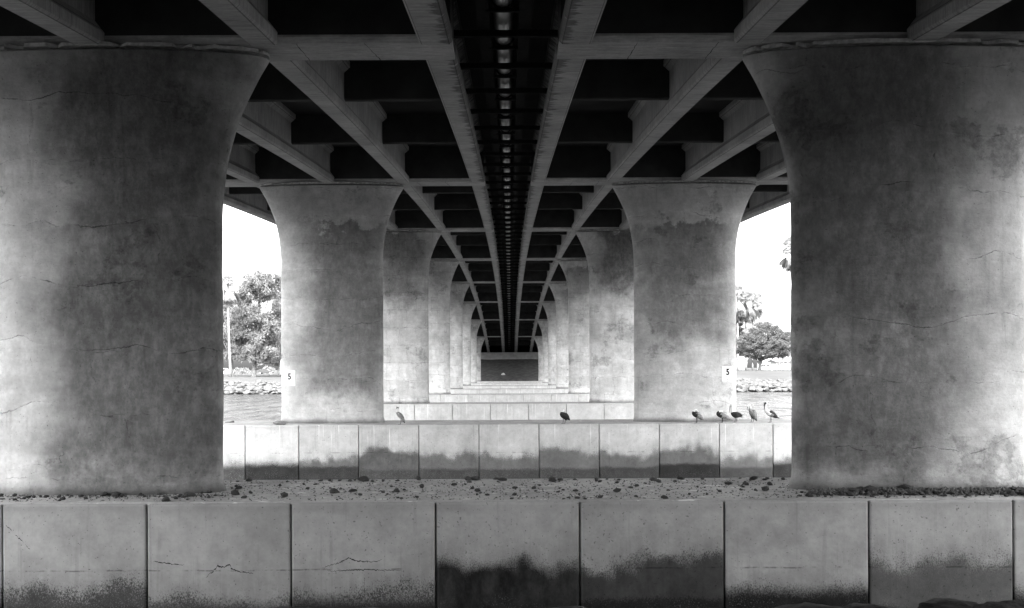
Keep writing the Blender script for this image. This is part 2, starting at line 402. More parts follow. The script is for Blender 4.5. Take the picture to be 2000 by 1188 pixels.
M = dict(
    column=column_mat(), panel=panel_mat(), captop=slab_top_mat(), water=water_mat(), lawn=lawn_mat(), soil=soil_mat(),
    girder=girder_mat("girder_concrete", 0.46), girder_in=girder_mat("inner_girder_concrete", 0.46, True, 0.25),
    beam=girder_mat("crossbeam_concrete", 0.48, False, 0), diaph=plain("diaphragm_shade_concrete", 0.045, 0.95, 0.25, 1.5),  # diaphragms near black: shade of the bays put into their colour
    deck=plain("deck_shade_concrete", 0.034, 0.95, 0.25, 0.8), mortar=plain("bearing_mortar", 0.55, 0.95, 0.35, 9),  # deck near black: shade under the slab put into its colour
    core=plain("cap_core_concrete", 0.22, 0.95, 0.3, 3), steel=plain("dark_steel", 0.018, 0.95, 0.3, 8, 0.02),
    pipe=plain("utility_pipe_paint", 0.10, 0.35, 0.4, 2.5, 0.5), wall=plain("abutment_concrete", 0.34, 0.95, 0.25, 0.8),
    slope=plain("slope_soil", 0.10, 0.95, 0.35, 1.2, bmp=0.6), stone=plain("rubble_stone", 0.05, 0.9, 0.45, 9, bmp=0.4),
    gravel=plain("gravel_chips", 0.075, 0.9, 0.5, 20), boulder=plain("riprap_stone", 0.065, 0.9, 0.45, 1.3, bmp=0.5),
    darkrock=plain("dark_shore_rock", 0.06, 0.95, 0.4, 3, bmp=0.6), crack=plain("crack_dark", 0.03, 1.0, 0.2, 20),  # dark rock of its own tone; flat dark strips for cracks and runs
    sign=plain("sign_white", 0.80, 0.5, 0.02, 3), ink=plain("sign_black", 0.004, 1.0, 0.05, 3, 0.0), faded=plain("faded_lettering", 0.2, 0.6, 0.05, 3),
    bark=plain("pale_bark", 0.13, 0.95, 0.35, 2.5, bmp=0.5), palmbark=plain("palm_bark", 0.17, 0.95, 0.25, 3, bmp=0.4),
    leaf=leaf_mat("eucalyptus_leaf", 0.165, 0.5), leaf2=leaf_mat("ficus_leaf", 0.10, 0.45), frond=leaf_mat("palm_leaf", 0.24, 0.6), thatch=leaf_mat("dead_palm_leaf", 0.14, 0.3),
    fdark=plain("pelican_dark_feather", 0.03, 0.8, 0.5, 14), fgrey=plain("pelican_grey_feather", 0.24, 0.8, 0.6, 22), fwhite=plain("pelican_white_feather", 0.72, 0.8, 0.08, 12),
    fbill=plain("pelican_bill", 0.22, 0.5, 0.2, 8), carwhite=plain("white_car_paint", 0.75, 0.25, 0.02, 2, 0.5), cardark=plain("dark_car_paint", 0.04, 0.25, 0.05, 2, 0.5),
    glass=plain("tinted_glass", 0.05, 0.1, 0.05, 2, 0.5), tyre=plain("tyre_rubber", 0.03, 0.9, 0.1, 5), bwhite=plain("white_render", 0.72, 0.9, 0.06, 1),
    roofd=plain("dark_roof", 0.10, 0.9, 0.2, 2), skin=plain("person_clothes", 0.12, 0.9, 0.2, 5), trousers=plain("light_trousers", 0.5, 0.9, 0.1, 5),
    bag=plain("white_plastic", 0.7, 0.6, 0.1, 9), wood=plain("grey_timber", 0.25, 0.9, 0.25, 6),
)

# ------------------------------------------------------------------ the setting: water, banks
water = link("water", mesh("water", [(-900,-300,0),(900,-300,0),(900,1600,0),(-900,1600,0)], [(0,1,2,3)]), M["water"])
tag(water, kind="structure")

def strip(name, prof, xs, mat, zfun=None):   # prof: list of (y, z) swept along x
    v, f = [], []
    for x in xs:
        for y, z in prof: v.append((x, y, z + (zfun(x, y) if zfun else 0)))
    n = len(prof)
    for i in range(len(xs)-1):
        for k in range(n-1): f.append((i*n+k, (i+1)*n+k, (i+1)*n+k+1, i*n+k+1))
    return link(name, mesh(name, v, f, True), mat)
FAR_PROF = [(219.5,-1.2),(221.5,0.2),(224.0,1.8),(226.0,2.5),(229.0,2.95),(236.0,3.5),(250.0,3.65),(300.0,3.95),(400.0,4.2),(700,4.6),(2400,5.0)]
def far_z(x, y):
    if y <= 221.5: return 0.12*math.sin(x*0.21)
    return 0.14*math.sin(x*0.13+y*0.2) + 0.09*math.sin(x*0.37) + (0.42 if x > 20 else 0.42*max(0, min(1, (x+10)/30)) ) * min(1, max(0, (y-236)/60))
XS = [-900,-500,-300,-200] + list(range(-150,151,5)) + [200,300,500,900]
far_bank = strip("far_bank_lawn", FAR_PROF, XS, M["lawn"], far_z); tag(far_bank, kind="structure")
def lawn_z(x, y):
    for (y0, z0), (y1, z1) in zip(FAR_PROF, FAR_PROF[1:]):
        if y0 <= y <= y1: return z0 + (z1-z0)*(y-y0)/(y1-y0) + far_z(x, y)
    return 4.0
GZ = CZ - 1.66
near_bank = strip("near_bank", [(-400,GZ+0.6),(-60,GZ+0.5),(-6,GZ+0.05),(0,GZ),(4,GZ-0.05),(5.2,GZ-0.05),(5.7,GZ-0.05),(6.1,GZ-0.06),(6.4,GZ-0.07),(6.7,GZ-0.10),(7.0,GZ-0.2),(7.6,GZ-0.6),(10,GZ-1.9),(14,-1.4)],
                  [-900,-300,-120,-60,-30,-20,-12,-8] + [x*0.12 for x in range(-50,51)] + [8,12,20,30,60,120,300,900], M["soil"],
                  lambda x, y: ((0.05*math.sin(x*1.3+y) + 0.10*mnoise.noise(Vector((x*1.1, y*0.9, 0))) + 0.05*mnoise.noise(Vector((x*4.0, y*3.0, 5))) + (0.20*max(0, min(1, (x-1.7)/0.9)) if 3.9 < y < 8 else 0)) if abs(x) < 25 and y > 3 else 0)); tag(near_bank, kind="structure")

# slope under the far end of the bridge with its abutment wall, and the near abutment behind the camera
v, f = [], []
ys = [(192,-0.8),(194.5,1.0),(196.5,CZ-1.95),(199,CZ-1.5),(203,CZ-0.3),(207,CZ+0.8),(211.8,CZ+2.0)]
xs = np.linspace(-24, 24, 25)
for x in xs:
    for y, z in ys: v.append((x, y + 0.5*mnoise.noise(Vector((x*0.3, y, 0))), z + 0.22*mnoise.noise(Vector((x*0.45, y*0.5, 3)))))
n = len(ys)
for i in range(len(xs)-1):
    for k in range(n-1): f.append((i*n+k,(i+1)*n+k,(i+1)*n+k+1,i*n+k+1))
tag(link("far_slope", mesh("far_slope", v, f, True), M["slope"]), kind="structure")
def embankment(name, y0, y1, label):
    root = empty(name, (0, (y0+y1)/2, 0))
    inner = y0 if y0 > 50 else y1
    top = H(inner) - 0.03
    m = MB().box(-16.4, 16.4, y0-(y0+y1)/2, y1-(y0+y1)/2, 0.4, top); m.build("abutment_wall", M["wall"], root)
    for s in (-1, 1):
        m = MB().box(s*16.4, s*17.0, y0-(y0+y1)/2+0.6*(1 if y0>50 else 0)-0.3, y1-(y0+y1)/2, 0.4, top+2.6); m.build("wing_wall", M["wall"], root)
    tag(root, label, "abutment"); return root
embankment("bridge_abutment", Y_FAR-1.2, Y_FAR+60, "pale concrete abutment wall closing the far end under the bridge")
embankment("bridge_abutment", Y_NEAR-60, Y_NEAR, "concrete abutment wall behind the viewer under the near end of the bridge")

# ------------------------------------------------------------------ bridge superstructure
bridge = empty("concrete_bridge", (0, Y_MID, H(Y_MID)))
tag(bridge, "long arched concrete girder bridge seen from below with dark bays between its girders", "bridge")
BO = Vector((0, Y_MID, H(Y_MID)))
def bchild(name, mb, mat, smooth=False, x0=0.0):
    O = BO + Vector((x0, 0, 0))
    return link(name, fixn(mesh(name, [tuple(Vector(p) - O) for p in mb.v], mb.f, smooth)), mat, bridge, (x0, 0, 0))
supports = [Y_NEAR - 0.61] + PIER_Y + [Y_FAR + 0.61]
def gprof(h): return [(-h+0.05,0),(h-0.05,0),(h,0.05),(h,0.24),(0.10,0.46),(0.10,1.22),(0.26,1.36),(0.26,1.5),(-0.26,1.5),(-0.26,1.36),(-0.10,1.22),(-0.10,0.46),(-h,0.24),(-h,0.05)]
def sweep(prof, x0, ya, yb, seg, dz=0.0):
    mb = MB(); n = len(prof); v, f = [], []
    for i in range(seg+1):
        y = ya + (yb-ya)*i/seg
        for u, z in prof: v.append((x0+u, y, H(y)+z+dz))
    for i in range(seg):
        for k in range(n): f.append((i*n+k, i*n+(k+1)%n, (i+1)*n+(k+1)%n, (i+1)*n+k))
    f += [tuple(range(n-1,-1,-1)), tuple(seg*n+k for k in range(n))]
    return mb.add(v, f)
for a, b_ in zip(supports, supports[1:]):
    for gi, gx in enumerate(GIRDERS):
        for s in (-1, 1):
            bchild("girder", sweep(gprof(0.30 if gi == 0 else 0.27), s*gx, a+0.57, b_-0.57, 6), M["girder_in"] if gi == 0 else M["girder"], False, s*gx).color = (1, 1, 1, 1.0 if s > 0 else 0.0)
    for t in (1/3, 2/3):
        y = a + (b_-a)*t
        for s in (-1, 1):
            for g0, g1 in zip(GIRDERS, GIRDERS[1:]):
                zb = H(y)+0.5
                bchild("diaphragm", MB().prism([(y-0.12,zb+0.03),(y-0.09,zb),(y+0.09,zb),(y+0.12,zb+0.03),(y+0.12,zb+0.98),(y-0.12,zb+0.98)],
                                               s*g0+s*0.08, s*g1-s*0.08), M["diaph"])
for y in PIER_Y:
    for s in (-1, 1):
        z = H(y) - 0.004
        pr = [(y-0.6,z+0.09),(y-0.5,z),(y+0.5,z),(y+0.6,z+0.09),(y+0.6,z+0.13),(y-0.6,z+0.13)]
        bchild("crossbeam_shade_body", MB().box(s*1.0, s*14.34, y-0.57, y+0.57, z+0.131, z+1.50), M["diaph"])  # upper crossbeam body, split off near black: its shade is in the colour
        o = bchild("crossbeam", MB().prism(pr, s*0.98, s*14.36), M["beam"])
        for jx in (2.35+0.4*random.random(), 3.75+0.2*random.random(), 6.1, 9.2):
            j0 = s*jx; sk = s*random.uniform(0.05, 0.22); v = []
            for t in range(9):
                yy_ = -0.495 + 0.99*t/8; xx_ = j0 - sk*yy_ + random.uniform(-.012, .012); wj = random.uniform(0.003, 0.011)
                v += [(xx_-wj, y+yy_, z-0.002), (xx_+wj, y+yy_, z-0.002)]
            jm = MB(); jm.v = [tuple(Vector(p)-BO) for p in v]; jm.f = [(2*t, 2*t+1, 2*t+3, 2*t+2) for t in range(8)]
            jm.build("form_joint", M["crack"], o)
for part, pr in (("deck_slab", [(-16.2,1.5),(16.2,1.5),(16.2,1.78),(-16.2,1.78)]), ("parapet", [(-16.2,1.35),(-16.0,1.35),(-16.0,1.497),(-15.9,1.497),(-15.9,2.7),(-16.2,2.7)]), ("parapet", [(16.2,1.35),(16.2,2.7),(15.9,2.7),(15.9,1.497),(16.0,1.497),(16.0,1.35)])):
    if part == "parapet": pr = [(u*1.0004+math.copysign(0.004,u), z) for u, z in pr]
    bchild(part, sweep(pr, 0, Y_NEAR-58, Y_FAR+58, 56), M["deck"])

# utility pipe slung in the slot between the two inner girders
pipe = empty("utility_pipe", (0, Y_MID, H(Y_MID)+0.7))
tag(pipe, "long banded utility pipe between dark rails hung under the middle of the bridge", "pipe")
PO = Vector((0, Y_MID, H(Y_MID)+0.7))
def pchild(name, mb, mat, smooth=False, loc=None):
    return link(name, fixn(mesh(name, [tuple(Vector(p)-PO) for p in mb.v], mb.f, smooth)), mat, pipe)
yy = [Y_NEAR + (Y_FAR-Y_NEAR)*i/90 for i in range(91)]
pchild("pipe_run", MB().tube([(-0.05, y, H(y)+0.80) for y in yy], 0.19, 16), M["pipe"], True)
for x in (-0.42, 0.36):
    pchild("side_rail", sweep([(-0.12,0.56),(0.12,0.56),(0.12,0.92),(-0.12,0.92)], x, Y_NEAR, Y_FAR, 90), M["steel"])
strap = None; brack = None
nb = int((Y_FAR-Y_NEAR)/ (SPAN/8))
for i in range(nb*2):
    y = Y_NEAR + 0.75 + i*SPAN/16
    if y > Y_FAR-0.5: break
    loc = Vector((-0.05, y, H(y))) - PO
    if i % 2 == 0:
        if brack is None: brack = MB().box(-1.11, 1.21, -0.06, 0.06, 0.44, 0.557).me("bracket")
        link("bracket", brack, M["steel"], pipe, loc)
    else:
        if strap is None: strap = MB().tube([(0,-0.05,0.8),(0,0.05,0.8)], 0.215, 16).box(-0.3,0.3,-0.04,0.04,0.535,0.6).me("strap")
        link("strap", strap, M["steel"], pipe, loc)

# ------------------------------------------------------------------ piers: pile caps with fascia panels, flared columns
ORD = ["nearest", "second", "third", "fourth", "fifth", "sixth", "seventh", "farthest"]
PE = {0: {0:1.5,1:1.5,2:1.40,3:1.52,4:1.48,5:1.02,6:1.0,7:1.55,8:0.95,9:1.5,10:1.5},
      1: {0:1.6,1:1.45,2:1.35,3:1.02,4:1.1,5:1.12,6:1.0,7:1.15,8:0.95,9:1.35,10:1.3}}
PS = {0: {5:1.0,6:0.9,8:0.8,2:0.35}, 1: {2:0.9,3:0.95,4:0.8,5:0.8,6:0.8,7:0.8,8:0.9,9:0.5,1:0.4}}
panel_objs = {}
pm_cache = {}
for k, y in enumerate(PIER_Y):
    root = empty("pile_cap", (0, y, CAP_TOP))
    tag(root, f"concrete pile cap of the {ORD[k]} pier, faced with square panels" if k < 3 else f"pale concrete pile cap of the {ORD[k]} pier", "pile cap", "pile caps of the bridge piers")
    me = bevel_box("cap_core", -12.82, 12.82, -CAP_HALF+0.09, CAP_HALF, -4.2, 0.0, 0.03, 1)
    link("cap_core", me, M["captop"], root)
    for i, (x0, x1) in enumerate(zip(JOINTS, JOINTS[1:])):
        w = round(x1-x0, 3)
        if w not in pm_cache: pm_cache[w] = bevel_box("panel", -w/2+0.014, w/2-0.014, 0, 0.28, -3.9, 0, 0.032, 2)
        o = link("panel", pm_cache[w], M["panel"], root, ((x0+x1)/2, -CAP_HALF + random.uniform(-0.014, 0.012), -0.012 + random.uniform(-0.008, 0.004)))
        o.color = (PE.get(k, {}).get(i, 1.55 + 0.25*random.random())/3, PS.get(k, {}).get(i, 0.15), 1.0 if k == 0 else (0.9 if k == 1 else 0.6), 0.385 if k == 0 else 0.56)  # nearest panels darker overall: the dimmer light there is put into the colour
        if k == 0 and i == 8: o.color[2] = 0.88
        panel_objs[(k, i)] = o
# cracks, runs and scrapes on the nearest panels (photo zoom coordinates, half pixels)
def ribbon(k, i, pts, wd, name="crack"):
    Y = PIER_Y[k]-CAP_HALF
    P = [at(a/2, 768+b/2, Y) for a, b in pts]
    fine = []
    for (xa, za), (xb, zb) in zip(P, P[1:]):
        n = max(2, int(math.hypot(xb-xa, zb-za)/0.018))
        for j in range(n):
            t = j/n; fine.append((xa+(xb-xa)*t+random.uniform(-.008,.008), za+(zb-za)*t+random.uniform(-.010,.010)))
    fine.append(P[-1])
    o = panel_objs[(k, i)]; ox = o.location.x; oz = CAP_TOP + o.location.z
    v, f = [], []
    for j, (x, z) in enumerate(fine):
        e = math.sin(math.pi*(j+0.5)/len(fine)); h = wd*(0.25+0.75*e)*random.uniform(0.35, 1.3)
        v += [(x-ox, -0.003, z-oz-h), (x-ox, -0.003, z-oz+h)]
    for j in range(len(fine)-1): f.append((2*j, 2*j+2, 2*j+3, 2*j+1))
    link(name, mesh(name, v, f), M["crack"], o)
ribbon(0, 3, [(595,650),(620,655),(650,659),(680,663),(712,665)], 0.010)
ribbon(0, 3, [(800,715),(830,690),(848,670),(870,675),(895,665),(900,682),(930,693),(985,700)], 0.013)
ribbon(0, 3, [(848,670),(850,660)], 0.006)
ribbon(0, 4, [(1255,682),(1290,667),(1320,661),(1355,640),(1380,650),(1420,655),(1460,656),(1490,645)], 0.010)
ribbon(0, 4, [(1275,692),(1400,687),(1500,688),(1565,690)], 0.008)
ribbon(0, 4, [(1419,705),(1420,720),(1420,760),(1419,800)], 0.014, "rust_run")
ribbon(0, 2, [(20,505),(45,528)], 0.010, "scrape"); ribbon(0, 2, [(58,545),(90,575)], 0.009, "scrape"); ribbon(0, 2, [(98,583),(115,602)], 0.008, "scrape")
ribbon(0, 6, [(1335,435),(1340,480),(1343,520)], 0.012, "rust_run")
ribbon(0, 6, [(1690,500),(1686,535)], 0.007, "scrape")

# columns: lens-shaped plan, flaring outwards to the crossbeam
def column_mesh(height, seed):
    NZ, NA = 64, 72
    a, bb, n = 2.16, 0.62, 2.25
    v, f = [], []
    for i in range(NZ+1):
        t = i/NZ
        z = height*(1-(1-t)**1.35)
        d = height - z
        fl = max(0.0, 1-d/3.1)**2.15
        ext = 0.90*fl; foot = 0.06*max(0, 1-z/0.35)**2
        ca, cb = a + ext + foot, bb + 0.10*fl + foot
        for j in range(NA):
            th = 2*math.pi*j/NA
            c, s = math.cos(th), math.sin(th)
            r = 0.016*mnoise.noise(Vector((c*2.2+seed, s*1.5, z*0.8))) + 0.007*mnoise.noise(Vector((c*9+seed, s*5, z*3)))
            v.append((math.copysign(abs(c)**(2/n), c)*(ca+r), math.copysign(abs(s)**(2/n), s)*(cb+r), z))
    for i in range(NZ):
        for j in range(NA): f.append((i*NA+j, i*NA+(j+1)%NA, (i+1)*NA+(j+1)%NA, (i+1)*NA+j))
    f += [tuple(range(NA-1,-1,-1)), tuple(NZ*NA+j for j in range(NA))]
    return mesh("shaft", v, f, True)
def pad_mesh(seed):
    NA = 140; v, f = [], []
    rr = random.Random(seed)
    gap = [mnoise.noise(Vector((j*0.33, seed*3.1, 0))) for j in range(NA)]
    for lvl, z in ((0, 0.06), (1, 0.125)):
        for j in range(NA):
            th = 2*math.pi*j/NA; c, s = math.cos(th), math.sin(th)
            k = 0.0 - (0.14 if gap[j] > 0.12 else 0.0) + rr.uniform(-0.012, 0.012) - 0.012*lvl
            v.append((math.copysign(abs(c)**(2/2.25), c)*(3.06+k), math.copysign(abs(s)**(2/2.25), s)*(0.72+k), z + 0.02*mnoise.noise(Vector((j*0.5, seed*1.7, lvl*5))) + rr.uniform(-.006,.006)))
    for j in range(NA): f.append((j,(j+1)%NA,NA+(j+1)%NA,NA+j))
    f += [tuple(range(NA-1,-1,-1)), tuple(NA+j for j in range(NA))]
    return mesh("bearing_mortar", v, f)
STAIN_SHADE = {(0,-1):(0.0,11.5,0.98,0.68),(0,1):(0.0,12.0,0.94,0.32),(1,-1):(1.2,8.3,0.82,0.62),(1,1):(3.4,8.3,0.82,0.48),(2,-1):(6.6,11.4,0.85,0.5),(2,1):(7.3,11.4,1.0,0.5)}  # nearest pair: stains plus painted fall-off of side light; the rest stains only
LOOK = {(0,-1):"broad flared concrete column, darkly stained low down, nearest on the left", (0,1):"broad flared concrete column with rubble heaped at its foot, nearest on the right",
        (1,-1):"flared concrete column with a speed sign and standing behind the nearest left one", (1,1):"flared concrete column with a ringed speed sign and pelicans beside its foot"}
for k, y in enumerate(PIER_Y):
    for s in (-1, 1):
        h = H(y) - 0.15 - CAP_TOP
        root = empty("bridge_column", (s*7.47, y, CAP_TOP))
        tag(root, LOOK.get((k, s), f"flared concrete column of the {ORD[k]} pier in the {'left' if s < 0 else 'right'} row"), "column", "flared columns carrying the bridge")
        o = link("shaft", column_mesh(h, k*3.7+s), M["column"], root)
        c = STAIN_SHADE.get((k, s), (h-random.uniform(2.5,4.5), h-random.uniform(-1,1), random.uniform(0.3,0.75), random.uniform(0.35,0.65)))
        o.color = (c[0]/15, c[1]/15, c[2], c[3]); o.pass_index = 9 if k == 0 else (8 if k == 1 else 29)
        link("bearing_mortar", pad_mesh(k*2+s), M["mortar"], root, (0, 0, h+0.002))
        me = MB(); NA = 40; pts = [(math.cos(2*math.pi*j/NA)*2.85, math.sin(2*math.pi*j/NA)*0.52) for j in range(NA)]
        me.v = [(p[0], p[1], -0.02) for p in pts] + [(p[0], p[1], 0.149) for p in pts]
        me.f = [(j, (j+1) % NA, NA+(j+1) % NA, NA+j) for j in range(NA)]
        me.build("bearing_core", M["core"], root, False, (0, 0, h))

# ------------------------------------------------------------------ speed signs on the second pier
def text_mesh(s, size):
    cu = bpy.data.curves.new("lettering", 'FONT'); cu.body = s; cu.size = size; cu.align_x = 'CENTER'; cu.align_y = 'CENTER'; cu.extrude = 0.002; cu.offset = 0.012 if len(s) == 1 else 0.0; cu.resolution_u = 4
    o = bpy.data.objects.new("lettering", cu); COL.objects.link(o)
    dg = bpy.context.evaluated_depsgraph_get(); me = bpy.data.meshes.new_from_object(o.evaluated_get(dg))
    bpy.data.objects.remove(o); return me
def speed_sign(px, py, ring, label):
    Y = PIER_Y[1] - 0.415
    x, z = at(px, py, Y)
    root = empty("speed_sign", (x, Y, z)); root.rotation_euler = (math.radians(90), 0, math.radians(20 if px > 996 else -20))
    link("plate", bevel_box("plate", -0.275, 0.275, -0.32, 0.32, -0.02, 0.0, 0.004, 1), M["sign"], root)
    MB().box(-0.05,0.05,-0.22,-0.14,-0.25,-0.021).box(-0.05,0.05,0.14,0.22,-0.25,-0.021).build("standoff", M["steel"], root)
    d = link("digit", text_mesh("5", 0.36), M["ink"], root, (0.01, 0.06, 0.004)); d.scale = (0.95, 1, 1)
    link("lettering", text_mesh("M P H", 0.11), M["faded"], root, (0.0, -0.24, 0.004))
    if ring:
        v, f = [], []
        for j in range(48):
            t = 2*math.pi*j/48; v += [(0.01+0.165*math.cos(t), 0.06+0.185*math.sin(t), 0.003), (0.01+0.18*math.cos(t), 0.06+0.20*math.sin(t), 0.003)]
        for j in range(48): f.append((2*j, 2*j+1, (2*j+3)%96, (2*j+2)%96))
        link("ring", mesh("ring", v, f), M["faded"], root)
    tag(root, label, "sign", "speed signs on the second pier")
speed_sign(565, 737, False, "white speed sign with a plain black 5 on the column nearest the eucalyptus")
speed_sign(1421, 732, True, "white speed sign with a ringed black 5 on the column above the pelicans")

# ------------------------------------------------------------------ loose stones on the nearest cap
def rock_mesh(name, seed, sub=1, flat=0.75, cuts=7):
    rr = random.Random(seed); bm = bmesh.new(); bmesh.ops.create_icosphere(bm, subdivisions=sub, radius=1.0)
    dirs = [Vector((rr.gauss(0,1), rr.gauss(0,1), rr.gauss(0,1))).normalized() for _ in range(cuts)]; lim = [rr.uniform(0.5, 0.85) for _ in dirs]
    for v in bm.verts:
        for d, l in zip(dirs, lim):
            q = v.co.dot(d)
            if q > l: v.co -= d*(q-l)
        v.co *= 1 + 0.12*mnoise.noise(v.co*1.7+Vector((seed,0,0)))
        v.co.x *= 1.15; v.co.z *= flat
    zmin = min(v.co.z for v in bm.verts)
    for v in bm.verts: v.co.z -= zmin*0.88
    if sub >= 3:
        for v in bm.verts: v.co += v.normal*(0.10*mnoise.noise(v.co*4.0)+0.05*mnoise.noise(v.co*11.0))
    me = bpy.data.meshes.new(name); bm.to_mesh(me); bm.free(); return me
stones = [rock_mesh("rubble_stone", 20+i, 1 if i < 5 else 2, random.uniform(0.55, 0.9)) for i in range(8)]
def on_cap(px_lo=0, px_hi=2000):
    y = random.uniform(17.55, 20.75); return random.uniform(-9.0, 9.0), y
def blocked(x, y):
    for s in (-1, 1):
        if abs((x-s*7.47)/2.3)**2.25 + abs((y-D1)/0.70)**2.25 < 1: return True
    return False
cnt = 0
while cnt < 296:
    r = random.random()
    if r < 0.58: x, y = on_cap()
    elif r < 0.72: x, y = random.uniform(-9.3,-5.0), random.gauss(18.2, 0.22)
    elif r < 0.93: x, y = random.uniform(5.9, 9.4), random.gauss(18.15, 0.20)
    else: x, y = random.uniform(-4, 5.3), random.gauss(20.6, 0.12)
    if blocked(x, y) or y < 17.45 or y > 20.82: continue
    sz = min(0.085, 0.03 + random.expovariate(1/0.016)) if r < 0.72 else min(0.15, 0.04+random.expovariate(1/0.03))
    o = link("rubble_stone", random.choice(stones), M["stone"], None, (x, y, CAP_TOP - 0.1*sz))
    o.scale = (sz*random.uniform(.8,1.3), sz*random.uniform(.8,1.2), sz*random.uniform(.7,1.1)); o.rotation_euler = (random.uniform(-.15,.15), random.uniform(-.15,.15), random.uniform(0,6.28))
    if x > 5.7 and y < 18.7: lab, g = "dark broken stone heaped at the foot of the nearest right column", "stones heaped by the right column"
    elif x < -4.9 and y < 18.7: lab, g = "small dark stone strewn in front of the nearest left column", "stones before the left column"
    else: lab, g = "small dark stone scattered on top of the nearest pile cap between the columns", "stones scattered on the nearest pile cap"
    tag(o, lab, "stone", g); cnt += 1
# fine chips: nobody could count them
V, F = [], []
def chip(x, y, s, up=0.0):
    b0 = len(V); a = random.uniform(0, 6.28); c, q = math.cos(a)*s, math.sin(a)*s; hz = s*random.uniform(.5,1.1)
    for dx, dy, dz in ((c,q,0),(-q,c,0),(-c,-q,0),(q,-c,0),(0.3*c,0.3*q,hz)): V.append((x+dx*random.uniform(.7,1.3), y+dy*random.uniform(.7,1.3), CAP_TOP-0.002+dz+up))
    for i in range(4): F.append((b0+i, b0+(i+1)%4, b0+4))
i = 0
while i < 6500:
    r = random.random()
    if r < 0.50: x, y = on_cap()
    elif r < 0.60: x, y = random.uniform(-9.6,-5.0), random.gauss(18.3, 0.16)
    else: x, y = random.uniform(5.4, 9.6), random.gauss(18.2, 0.16)
    if blocked(x, y) or y < 17.42 or y > 20.85: continue
    chip(x, y, random.uniform(0.008, 0.026) if r < .6 else random.uniform(0.012, 0.05), 0.0 if r < .6 else random.random()**2*0.07); i += 1
tag(link("gravel_chips", mesh("gravel_chips", V, F), M["gravel"]), "fine dark gravel chips littering the nearest pile cap", "gravel", kind="stuff")
# a bent stick at the left edge, two lumps of broken concrete on the second cap
st = MB().tube([(-0.45,0,0.02),(-0.2,0.02,0.05),(0.1,0.0,0.06),(0.42,-0.03,0.10)], [0.012,0.014,0.011,0.006], 6).build("stick", M["wood"], None, True)
sx, _ = at(2, 970, 17.7); st.location = (sx+0.1, 17.7, CAP_TOP); tag(st, "thin bent stick lying on the nearest pile cap at the left edge", "stick")
for px, sc, lab in ((547, 0.30, "flat grey lump of broken concrete below the plain speed sign"), (448, 0.2, "low dark lump of debris on the second pile cap beside the water")):
    Y = PIER_Y[1]-CAP_HALF+ (0.30 if px > 500 else 2.2); x, _ = at(px, 820, Y)
    o = link("concrete_lump", rock_mesh("concrete_lump", px, 2, 0.6, 9), M["core"], None, (x, Y, CAP_TOP-0.02)); o.scale = (sc, sc*0.7, sc*0.6)
    tag(o, lab, "rubble")

